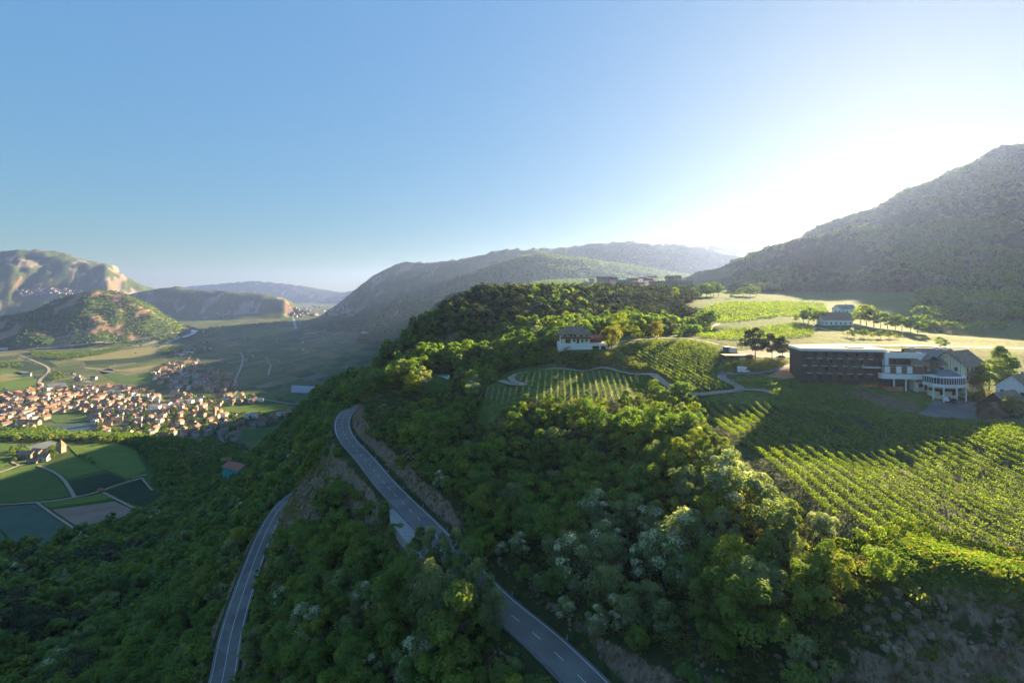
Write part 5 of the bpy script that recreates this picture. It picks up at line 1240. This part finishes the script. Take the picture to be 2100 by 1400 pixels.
# ------------------------------------------------------------------ person at the cliff-top meadow
def person(x, y, z, rz, label):
    r = tag(empty('person', (x, y, z), rz), label, 'person')
    J = {0:(0,0,.95,.145),1:(0,0,1.12,.13),2:(0,.01,1.36,.155),3:(0,.01,1.5,.06),4:(0,-.01,1.58,.075),5:(0,-.02,1.68,.095),
         6:(-.19,.01,1.41,.06),7:(-.26,.05,1.14,.045),8:(-.24,-.12,.93,.034),9:(-.24,-.18,.88,.035),10:(.19,.01,1.41,.06),11:(.28,.02,1.15,.045),12:(.27,-.03,.9,.034),13:(.27,-.05,.83,.035),
         14:(-.1,0,.86,.1),15:(-.12,-.1,.48,.065),16:(-.13,.0,.09,.045),17:(-.13,-.16,.04,.04),18:(.1,0,.86,.1),19:(.12,.03,.47,.065),20:(.13,.12,.09,.045),21:(.13,-.02,.04,.04)}
    E = [(0,1),(1,2),(2,3),(3,4),(4,5),(2,6),(6,7),(7,8),(8,9),(2,10),(10,11),(11,12),(12,13),(0,14),(14,15),(15,16),(16,17),(0,18),(18,19),(19,20),(20,21)]
    k = 22
    for root, sx in ((9, -1), (13, 1)):
        bx0, by0, bz0, _ = J[root]
        for q in range(4):
            J[k] = (bx0 + (q - 1.5) * .018, by0 - .03, bz0 - .05, .009); J[k + 1] = (bx0 + (q - 1.5) * .018, by0 - .05, bz0 - .08 + abs(q - 1.3) * .008, .008); E += [(root, k), (k, k + 1)]; k += 2
        J[k] = (bx0 - sx * .035, by0 - .04, bz0 - .02, .01); E.append((root, k)); k += 1
    me = bpy.data.meshes.new('body'); me.from_pydata([J[i][:3] for i in range(k)], E, []); o = link('body', me, r)
    md = o.modifiers.new('skin', 'SKIN'); 
    for i in range(k): me.skin_vertices[0].data[i].radius = (J[i][3],) * 2; me.skin_vertices[0].data[i].use_root = (i == 0)
    o.modifiers.new('sub', 'SUBSURF').levels = 1; me.materials.append(MAT['black_cloth'])
    h_ = MB(); 
    for zz, r0, r1 in ((1.60,.085,.1),(1.66,.1,.1),(1.72,.1,.07),(1.78,.07,.0)): h_.tube((0,-.015,zz), (0,-.015,zz+.06), r0, max(r1,.01), 8)
    h_.build('hair', 'trunk_dark', r)
    f_ = MB(); f_.box(-.05,.05,-.125,-.1,1.6,1.7); f_.box(-.012,.012,-.15,-.12,1.635,1.66); f_.box(-.035,-.015,-.13,-.12,1.665,1.675,1); f_.box(.015,.035,-.13,-.12,1.665,1.675,1); f_.box(-.02,.02,-.13,-.12,1.615,1.62,1); f_.build('face', ['skin', 'tyre'], r)
    return r
def fix_skin(o): pass
px_, py_ = at(2068, 1190)
try: person(px_, py_, gz(px_, py_), math.radians(-30), 'person in dark clothes standing in the tall grass by the young tree')
except Exception as ex: print('person', ex)

# ------------------------------------------------------------------ fields, lanes and water of the valley
def fieldmat(name, c1, c2, period, ang, rowdark=.6):
    t = Nt(name); pos = t.pos(); m = t.n('Mapping', ins={0: pos, 'Rotation': (0, 0, ang)}); w = t.n('TexWave', wave_type='BANDS', bands_direction='X', ins={'Vector': m.outputs[0], 'Scale': .314 / period, 'Distortion': .6, 'Detail': 2})
    v = t.noise(pos, .05, 5); c = t.mix(t.step(v, .3, .7), c1, c2); c = t.mix(t.math('MULTIPLY', t.step(w.outputs[1], .3, .7), rowdark), c, t.mix(1.0, c, (.5, .55, .5), 'MULTIPLY'))
    MAT[name] = t.bsdf(c, .95, bump=t.noise(pos, 1.2, 4), bd=.4, bs=.6, spec=.05); return name
fieldmat('field_dark', (.035,.062,.032), (.045,.075,.036), 3.2, .5)
fieldmat('field_net', (.075,.12,.085), (.09,.14,.10), 4.2, -.25, .25)
fieldmat('field_brown', (.25,.18,.135), (.30,.22,.17), 4.0, 1.4, .15)
fieldmat('field_grass', (.07,.12,.032), (.09,.14,.04), 8, .3, .15)
fieldmat('field_meadow', (.095,.155,.035), (.12,.18,.042), 14, 1.0, .1)
fieldmat('field_pale', (.20,.20,.15), (.26,.25,.19), 6, .7, .2)
fieldmat('field_greynet', (.15,.17,.17), (.19,.21,.21), 6, .4, .3)
fieldmat('field_straw', (.20,.19,.075), (.25,.22,.10), 20, .4, .15)
simple('white_net', (.22,.26,.29), .6, .06, .01)
simple('pond_water', (.05,.085,.075), .45, .1, .01, spec=.2)
simple('river_water', (.12,.17,.20), .08, .1, .01, spec=.5)
def fld(px, mat, dz=.35, d0=300., res=12.): return sheet('field', hits(px, d0), mat, dz, res)
K1 = dict(d0=480.)
fld([(143,987),(220,970),(259,986),(157,1018)], 'field_dark', .9, **K1)
fld([(217,1008),(289,983),(331,1014),(298,1040)], 'field_dark', .9, **K1)
fld([(108,1045.5),(236,1029),(291,1051),(160,1081)], 'field_brown', .7, **K1)
fld([(0,1040),(73,1034.5),(178,1103),(78,1131),(55,1135),(0,1084)], 'field_net', .9, **K1)
fld([(-20,1086),(0,1092),(40,1133),(0,1147),(-30,1150)], 'field_net', .9, **K1)
fld([(80,1031),(210,1012.5),(230,1023),(104,1042)], 'field_meadow', .6, **K1)
fld([(0,968),(40,960),(80,962),(108,973),(124,985),(146,1018),(72,1028),(0,1032)], 'field_grass', .5, **K1)
fld([(88,955),(150,935),(215,963),(140,982),(118,968)], 'field_meadow', .5, **K1)
fld([(140,915),(235,910),(280,925),(300,965),(262,982),(222,966),(160,935)], 'field_meadow', .5, **K1)
fld([(0,908),(36,905),(34,925),(22,945),(0,962)], 'field_grass', .5, **K1)
tag(MB().build('grey_net', 'field_greynet') if False else sheet('grey_net', hits([(36,926),(105,906),(118,910),(96,929)], 480), 'field_greynet', 3.2, 12), kind='structure')
def lane(px, half=2., mat='gravel', dz=1.1, d0=480., name='farm_lane', step=8.): return ribbon(name, hits(px, d0), half, mat, dz=dz, step=step)
lane([(-10,1036),(75,1031),(110,1028),(153,1021),(204,1009),(240,995),(291,981)])
lane([(79,955),(95,962),(114,970),(130,983),(143,1003),(153,1021)])
lane([(-5,971),(20,963),(35,956),(50,953),(71,948)])
lane([(75,1031),(95,1046),(118,1062),(150,1083),(190,1106)], 1.5)
lane([(212,1011),(240,1025),(270,1040),(295,1052)], 1.5)
lane([(271,980),(285,976),(302,974)], 1.5)
lane([(291,981),(302,995),(312,1006)], 1.2)
lane([(22,945),(28,950),(40,955)], 1.5)
V = dict(d0=900.)
def vf(px, mat, dz=.5): return sheet('field', hits(px, 900.), mat, dz, 40.)
vf([(145,773),(167,769),(192,786),(155,781)], 'field_pale'); vf([(95,788),(133,783),(140,792),(100,798)], 'field_greynet'); vf([(195,761),(227,755),(238,763),(213,767)], 'field_greynet')
vf([(27,851/1.0-568+0),(50,281+0),(65,286),(42,289)], 'field_dark') if False else None
vf([(27,284+0),(50,281),(65,286),(42,289)], 'field_dark') if False else None
vf([(26,764),(50,761),(66,766),(42,769)], 'field_greynet')
vf([(0,743),(55,740),(100,757),(60,761),(0,750)], 'field_dark'); vf([(66,738),(95,735),(118,752),(104,754)], 'field_dark')
vf([(598,791),(662,794),(654,808),(597,806)], 'white_net', 2.5)
vf([(270,709),(318,697),(326,700),(284,711)], 'field_pale')
vf([(168,752),(250,758),(335,746),(345,742),(345,748),(270,763),(180,757)], 'field_straw')
vf([(140,735),(230,722),(360,702),(385,706),(300,728),(200,745)], 'field_straw', .3)
vf([(0,755),(60,768),(80,782),(60,796),(0,800)], 'field_meadow'); vf([(0,768),(20,766),(45,776),(0,784)], 'field_straw', .9)
vf([(100,838),(190,830),(200,862),(115,868),(98,858)], 'field_grass'); vf([(450,835),(590,828),(600,843),(500,848),(455,843)], 'field_meadow'); vf([(500,812),(560,808),(570,822),(505,822)], 'field_meadow')
vf([(498,880),(566,878),(560,900),(500,905)], 'field_grass'); vf([(387,912),(500,908),(520,935),(440,950),(420,945)], 'field_dark'); vf([(310,880),(350,882),(360,905),(320,905)], 'field_meadow')
vf([(350,800),(450,806),(440,818),(360,812)], 'field_grass'); vf([(200,760),(260,770),(330,755),(345,760),(330,790),(240,785)], 'field_grass')
vf([(170,740),(330,730),(300,742),(180,748)], 'field_dark')
fld([(320,906),(352,906),(365,925),(330,925)], 'field_meadow', .5, 800.)
vf([(70,690),(160,688),(235,692),(180,700),(100,707),(88,700)], 'field_meadow', 1.)
vf([(480,690),(560,672),(640,660),(600,675),(520,695)], 'field_meadow', .5)
water = [(700,655),(600,660),(500,666),(430,676),(385,689),(345,701),(322,711),(290,719),(220,727),(120,735),(20,742)]
ribbon('river', hits([(560,660),(500,664),(440,673),(400,684),(365,694),(335,704),(318,712)], 900), 20, 'river_water', dz=.9, step=60)
pn = sheet('pond', hits([(105,874),(150,870),(200,866),(202,878),(160,888),(118,885)], 900), 'pond_water', 1.2, 40)
def vlane(px, half=4., mat='gravel', name='lane'): return ribbon(name, hits(px, 900.), half, mat, dz=1.2, step=25)
vlane([(0,722),(60,716),(120,714),(200,706),(260,700),(330,690),(400,682)], 9, 'concrete', 'motorway')
vlane([(40,729),(77,743),(100,753),(101,763),(88,773),(79,783),(85,793),(98,802)], 5)
vlane([(494,722),(499,736),(495,752),(489,765),(484,775),(481,783),(489,795),(486,803),(479,811)], 4)
vlane([(405,735),(408,748),(398,760),(388,772)], 5); vlane([(365,745),(385,742),(405,741),(410,746)], 6, 'asphalt')
vlane([(600,640),(604,660),(606,675)], 12, 'concrete'); vlane([(400,812),(450,818),(520,815),(600,830),(640,828)], 4)
vlane([(550,770),(552,760),(556,750),(550,740)], 3.5); vlane([(340,868),(400,862),(440,875),(455,900),(462,925)], 3.5, 'asphalt')
vlane([(50,880),(66,850),(90,830),(150,815),(230,812),(310,818),(380,830),(450,845)], 3.5, 'asphalt')

# ------------------------------------------------------------------ the town: every house that shows
def town_mesh(i, w, d, h, rh, hip=0.):
    wl_ = MB().box(-w/2, w/2, -d/2, d/2, -1, h); wl_.gablewall(-w/2, -d/2, d/2, h, rh if not hip else .01, .2); wl_.gablewall(w/2-.2, -d/2, d/2, h, rh if not hip else .01, .2)
    nf = max(1, int(h / 3)); n = max(2, int(w / 3.6)); nd = max(2, int(d / 4))
    for f in range(nf):
        for k in range(n):
            for s in (-1, 1): wl_.box(-w/2 + w*(k+.5)/n - .6, -w/2 + w*(k+.5)/n + .6, s*d/2 - .04, s*d/2 + .04, .9+f*3, 2.4+f*3, 1)
        for k in range(nd):
            for s in (-1, 1): wl_.box(s*w/2-.04, s*w/2+.04, -d/2 + d*(k+.5)/nd - .6, -d/2 + d*(k+.5)/nd + .6, .9+f*3, 2.4+f*3, 1)
    rf = MB().gable(-w/2, w/2, -d/2, d/2, h, rh, .8, .3, hip=hip); rf.box(w*.15, w*.15+.8, .6, 1.4, h+rh*.5, h+rh+.8, 1)
    fl_ = MB().box(-w/2-.2, w/2+.2, -d/2-.2, d/2+.2, h, h+.5)
    return wl_.mesh('wall', 'house_wall', 'glass'), rf.mesh('roof', 'house_roof', 'house_wall'), fl_.mesh('roof', 'roof_grey')
TM = [town_mesh(i, *a) for i, a in enumerate([(13,10,6.5,3.2),(16,11,9,3.4),(11,10,6,3.6,2.5),(20,11,9,3.2),(12,12,9,3.4,4),(26,12,9.5,3.2),(14,11,12.5,2.5),(10,9,5.5,3)])]
QUARTERS = [ # name, polygon, spacing (m), share, sizes, count
 ('sunlit old town', [(0,815),(60,800),(150,795),(230,792),(305,800),(350,830),(352,872),(300,880),(235,868),(230,900),(200,890),(185,848),(105,845),(96,860),(60,885),(20,880),(0,875)], 25, .86),
 ('northern quarter', [(308,770),(345,742),(400,745),(478,770),(492,800),(450,806),(370,797),(325,792)], 30, .72),
 ('shaded town quarter', [(352,798),(400,815),(480,812),(530,812),(545,826),(450,832),(440,845),(520,850),(600,845),(600,866),(545,878),(490,878),(480,905),(430,910),(330,905),(240,895),(240,872),(305,882),(355,875)], 31, .62),
 ('far lane hamlet', [(350,725),(425,700),(432,716),(395,735),(352,736)], 45, .4),
 ('cluster nearest the wood', [(300,905),(340,900),(440,905),(430,925),(380,915),(350,920)], 28, .6),
 ('fields left of town', [(0,820),(0,780),(60,770),(130,760),(230,765),(160,790),(60,800)], 75, .45),
 ('open plain', [(150,735),(300,690),(600,655),(780,680),(700,720),(560,760),(480,740),(330,735)], 190, .45),
 ('row under the far knoll', [(165,708),(215,694),(262,690),(270,696),(200,706)], 45, .6)]
TRN = np.random.default_rng(77); houses = []
for qn, ppx, sp, sh in QUARTERS:
    p_ = hits(ppx, 900.); xs = [a for a, _ in p_]; ys = [b for _, b in p_]; a0 = TRN.uniform(-.3, .3)
    x_, y_ = jgrid(min(xs), max(xs), min(ys), max(ys), sp, .30); m_ = inpoly(x_, y_, p_) & (TRN.random(len(x_)) < sh) & (H(x_, y_) < 8)
    for x, y in zip(x_[m_], y_[m_]): houses.append((x, y, a0 + TRN.choice([0, math.pi / 2]) + TRN.normal(0, .18) + .35 * math.sin(x / 90), qn, TRN.integers(0, 8)))
for px, py, a_ in [(376,918,.9),(384,925,.9),(392,932,.9),(400,939,.9),(408,945,.9)]:
    x, y = at(px, py, 800.); houses.append((x, y, a_, 'terrace by the dark vineyard', 0))
houses.sort(key=lambda q: math.hypot(q[0], q[1]))
print('houses', len(houses))
WNAME = ['low gabled', 'two-storey gabled', 'small hip-roofed', 'long gabled', 'square hip-roofed', 'very long gabled', 'tall blocky', 'tiny gabled']
def nearest_word(x, y):
    px, py = proj(x, y, 0); col_ = int(px // 24); return px
keep_h = houses[:285]
byq = {}
for h_ in keep_h: byq.setdefault((h_[3], h_[4]), []).append(h_)
rank = {}
for k_, l_ in byq.items():
    l_.sort(key=lambda q: q[0] / q[1])
    for i_, q in enumerate(l_): rank[id(q)] = (i_ + 1, len(l_))
for h_ in keep_h:
    x, y, a_, qn, ty = h_; i_, n_ = rank[id(h_)]
    lab = '%s house%s in the %s' % (WNAME[ty], '' if n_ == 1 else ', %s such from the left,' % ordinal(i_), qn)
    r = tag(empty('town_house', (x, y, max(0, gz(x, y))), a_), lab, 'house', 'houses of the valley town'); w_, rf_, fl_ = TM[ty]
    link('wall', w_, r); link('roof', fl_ if ty == 6 else rf_, r)
TC = bpy.data.collections.new('town_shapes')
for i_, (w_, rf_, fl_) in enumerate(TM):
    src = MB()
    for me_, off in ((w_, 0), (fl_ if i_ == 6 else rf_, 2)):
        src.add([tuple(v.co) for v in me_.vertices], [tuple(p.vertices) for p in me_.polygons]); 
        for k in range(len(me_.polygons)): src.m[len(src.m) - len(me_.polygons) + k] = me_.polygons[k].material_index + off
    TC.objects.link(bpy.data.objects.new('%02d_house' % i_, src.mesh('far_house', 'house_wall', 'glass', 'house_roof' if i_ != 6 else 'roof_grey', 'house_wall')))
far = houses[285:]
def homes(lst, label, s0=1., s1=1.):
    mass('far_houses', np.array([(a, b, max(0, gz(a, b))) for a, b, *_ in lst]), None, 0, TRN.uniform(s0, s1, len(lst)), label, TC, np.array([q[4] for q in lst], np.int32))['category'] = 'houses'
homes(far, 'many small far houses in the valley town and on the plain')
# pale far village on the slope behind the knoll and specks at the head of the valley
fv = []
for px, py in [(TRN.uniform(35, 165), TRN.uniform(-5, 5)) for _ in range(150)]:
    x, y = hit(px, 597 + abs(px - 105) * .07 + py * 1.2, 4500.)
    fv.append((x, y, 0, '', TRN.integers(0, 8)))
homes(fv, 'pale village scattered on the hazy far mountain slope', 1.0, 1.8)
fv = []
for _ in range(90):
    x, y = hit(TRN.uniform(600, 720), TRN.uniform(628, 650), 4500.); fv.append((x, y, 0, '', TRN.integers(0, 8)))
homes(fv, 'tiny pale buildings at the hazy head of the valley', 1., 2.2)
# halls and towers that stand out
def hall(px, py, w, d, h, rz, wall, roof, label, d0=900., cat='hall', rh=None, name='hall'):
    x, y = at(px, py, d0); r = tag(empty(name, (x, y, gz(x, y)), rz), label, cat); b = MB().box(-w/2, w/2, -d/2, d/2, -2, h)
    if rh: b.gablewall(-w/2, -d/2, d/2, h, rh, .3); b.gablewall(w/2-.3, -d/2, d/2, h, rh, .3)
    b.build('wall', wall, r); (MB().gable(-w/2, w/2, -d/2, d/2, h, rh, 1) if rh else MB().box(-w/2-.4, w/2+.4, -d/2-.4, d/2+.4, h, h+.7)).build('roof', roof, r)
    n = max(2, int(w / 5)); 
    for f in range(max(1, int(h / 3.4))):
        for k in range(n): o = link('window', wme, r); o.location = (-w/2 + w*(k+.5)/n - .55, -d/2 - .01, .9 + f*3.3); o.scale = (1.3, 1, 1)
    return r
hall(372, 728, 55, 26, 8, .15, 'white_wall', 'roof_grey', 'large pale factory hall beyond the town, left one'); hall(388, 725, 30, 22, 9, .1, 'white_wall', 'white_wall', 'white-roofed factory hall beyond the town, right one')
hall(318, 843, 28, 13, 15, -.05, 'white_wall', 'roof_grey', 'white four-storey apartment block in the town centre', cat='apartment block'); hall(340, 838, 26, 14, 17, 0, 'white_wall', 'roof_red', 'tall white apartment block with red roof in the town centre', cat='apartment block', rh=2.5)
hall(383, 826, 34, 16, 8, .1, 'white_wall', 'roof_grey', 'wide white school-like building right of the apartment blocks', cat='school')
hall(480, 818, 60, 14, 6, .35, 'white_wall', 'roof_grey', 'long white greenhouse-like hall at the right edge of the town'); hall(525, 824, 40, 18, 9, .3, 'white_wall', 'roof_grey', 'white hall at the right end of the town')
hall(258, 893, 24, 14, 10, 0, 'white_wall', 'roof_red', 'white villa-like house with red roof near the pond', d0=800, cat='house', rh=3.5); hall(232, 898, 26, 14, 7, .3, 'house_wall', 'roof_red', 'red-roofed long house left of the white villa-like house', d0=800, cat='house', rh=3)
hall(515, 858, 28, 13, 14, 0, 'white_wall', 'roof_grey', 'white apartment block at the far right of the town', cat='apartment block'); hall(580, 852, 30, 14, 12, .2, 'white_wall', 'roof_red', 'white building under the dark slope at the right end of town', cat='apartment block', rh=3)
hall(8, 862, 24, 13, 10, .2, 'cream_wall', 'roof_red', 'bright red-roofed house at the left edge of the town', d0=900, cat='house', rh=3.5); hall(42, 846, 24, 24, 12, .5, 'house_wall', 'roof_brown', 'big square brown-roofed building at the left of the town', cat='building', rh=4)
hall(330, 908, 26, 14, 4, .1, 'white_wall', 'roof_grey', 'flat white house near the edge of the plain', d0=800, cat='house')
hall(640, 684, 60, 24, 8, .1, 'house_wall', 'roof_grey', 'white industrial hall at the foot of the dark massif', d0=1500); hall(752, 683, 60, 24, 8, 0, 'white_wall', 'roof_grey', 'second white industrial hall at the foot of the dark massif', d0=1500)
hall(10, 716, 60, 30, 9, 0, 'white_wall', 'roof_grey', 'pale industrial hall at the left end of the knoll', d0=1500)
x, y = at(440, 862, 900.)
ch = tag(empty('church_tower', (x, y, 0)), 'slender tan church tower with a pointed spire in the town', 'church tower')
MB().box(-3, 3, -3, 3, -1, 24).build('wall', 'stone_wall', ch); MB().add([(-3.4,-3.4,24),(3.4,-3.4,24),(3.4,3.4,24),(-3.4,3.4,24),(0,0,38)], [(0,1,4),(1,2,4),(2,3,4),(3,0,4),(3,2,1,0)]).build('spire', 'roof_brown', ch)
for s in (-1, 1): o = MB().box(-.7, .7, -.06, .06, 18, 21).build('belfry_opening', 'dark_wood', ch); o.location.y = 3 * s
MB().box(-9, -3, -6, 20, -1, 11).gablewall(-9, -6, 20, 11, .1).build('nave', 'cream_wall', ch)
# farm on the knoll with its old tower
x, y = at(125, 927, 480.)
tw = tag(empty('old_tower', (x, y, gz(x, y) - 1)), 'old square stone tower with a steep tent roof on the farm knoll', 'tower')
MB().box(-4.6, 4.6, -4.6, 4.6, -2, 11).build('wall', 'stone_wall', tw); MB().add([(-5.3,-5.3,11),(5.3,-5.3,11),(5.3,5.3,11),(-5.3,5.3,11),(0,0,21.5)], [(0,1,4),(1,2,4),(2,3,4),(3,0,4),(3,2,1,0)]).build('roof', 'roof_brown', tw)
for z in (4, 8): o = MB().box(-.5, .5, -.05, .05, 0, 1.3).build('window', 'glass', tw); o.location = (1, -4.62, z)
for px, py, w, d, h, rz, wl_, rf_, lb in ((54,938,22,13,7,.1,'stone_wall','roof_brown','long stone farmhouse on the knoll'),(78,934,17,12,8,-.2,'stone_wall','roof_brown','second farmhouse with brown roof on the knoll'),(90,944,12,10,7,.3,'white_wall','roof_brown','small white-walled farm building at the lane end on the knoll'),(70,948,14,8,3,0,'stone_wall','roof_brown','low farm shed at the courtyard on the knoll')):
    hall(px, py, w, d, h, rz, wl_, rf_, lb, 480., 'farmhouse', 3.6, 'farmhouse')
hall(206, 1007, 4, 4, 2.5, .3, 'cream_wall', 'roof_red', 'tiny hut on the lane between the two dark vineyards', 480., 'hut', 1.5, 'hut')
hall(486, 983, 30, 16, 15, -.5, 'teal_paint', 'roof_red', 'teal-walled building with a red roof among the valley trees', 600., 'building', 3.5, 'building')
hall(466, 957, 13, 9, 12, .1, 'white_wall', 'roof_red', 'white house with orange roof above the teal building', 600., 'house', 3, 'house')
# valley trees: hedges by the river, gardens in the town, knoll edges
def grove(px_poly, spacing, label, d0, lod, s0, s1, share=1., kinds=('broadleaf_tree', 'broad_crowned_tree', 'broadleaf_tree', 'slender_tree'), avoid=True, name='valley_trees'):
    p_ = hits(px_poly, d0); xs = [a for a, _ in p_]; ys = [b for _, b in p_]; x_, y_ = jgrid(min(xs), max(xs), min(ys), max(ys), spacing); m_ = inpoly(x_, y_, p_) & (rng.random(len(x_)) < share); x_, y_ = x_[m_], y_[m_]
    if avoid:
        hx_ = np.array([q[:2] for q in houses]); dd = np.min(np.hypot(x_[:, None] - hx_[None, :, 0], y_[:, None] - hx_[None, :, 1]), axis=1); x_, y_ = x_[dd > 8.5], y_[dd > 8.5]
    mass(name, np.stack([x_, y_, H(x_, y_) - .3], -1), [random.choice(kinds) for _ in x_], lod, rng.uniform(s0, s1, len(x_)), label)
for qn, ppx, sp, sh in QUARTERS[:5]: grove(ppx, 11.5, 'garden trees between the houses of the ' + qn, 900., 2, .55, 1.05, .42)
grove([(60,722),(130,727),(200,722),(262,706),(268,711),(215,727),(135,738),(70,735)], 14, 'dark belt of trees along the river', 900., 2, .8, 1.4)
grove([(395,680),(430,672),(560,662),(620,650),(560,668),(440,680)], 30, 'trees along the far river bank', 900., 3, .9, 1.6)
grove([(330,716),(360,712),(375,722),(335,728)], 16, 'dark grove beside the factory halls', 900., 2, .8, 1.3); grove([(0,748),(40,745),(45,752),(0,757)], 14, 'trees beside the valley road', 900., 2, .6, 1.1)
grove([(95,768),(130,764),(135,778),(100,780)], 14, 'trees round the small farm in the valley', 900., 2, .6, 1.1)
grove([(150,735),(300,690),(600,655),(780,680),(740,740),(560,770),(480,740),(330,735)], 120, 'scattered field trees on the plain', 900., 3, .8, 1.3, .5)
grove([(150,896),(240,884),(300,900),(340,935),(352,985),(338,1010),(318,985),(305,945),(275,918),(225,902),(150,905)], 9, 'belt of trees round the edge of the farm knoll', 500., 2, .8, 1.25, avoid=False)
grove([(0,880),(100,882),(150,893),(150,906),(90,900),(0,905)], 10, 'trees on the skyline of the farm knoll', 500., 2, .8, 1.2, avoid=False)
grove([(22,925),(50,918),(60,928),(45,945),(25,950)], 9, 'garden trees left of the knoll farmhouses', 480., 1, .6, .9, avoid=False); grove([(96,925),(112,920),(115,940),(98,946)], 9, 'garden trees between farmhouse and old tower', 480., 1, .6, .95, avoid=False)
grove([(160,938),(168,936),(200,950),(196,955)], 11, 'short line of trees across the meadow on the knoll', 480., 1, .45, .7, avoid=False)

# ------------------------------------------------------------------ the air
hz = Nt('haze'); hz.t.nodes.remove(hz.out); hz.out = hz.n('OutputMaterial')
pv = hz.n('VolumePrincipled'); pv.inputs['Color'].default_value = HAZE_C; pv.inputs['Density'].default_value = HAZE_D; pv.inputs['Anisotropy'].default_value = HAZE_G
hz.t.links.new(pv.outputs[0], hz.out.inputs['Volume']); hz.m.cycles.homogeneous_volume = True; MAT['haze'] = hz.m
ZTOP = max(CZ + 8, float(gZ.max()) + 30)
tag(MB().box(-18500, 18500, -17500, 18500, -30, ZTOP).build('haze', 'haze'), 'pale blue evening haze filling the valley air', kind='stuff')
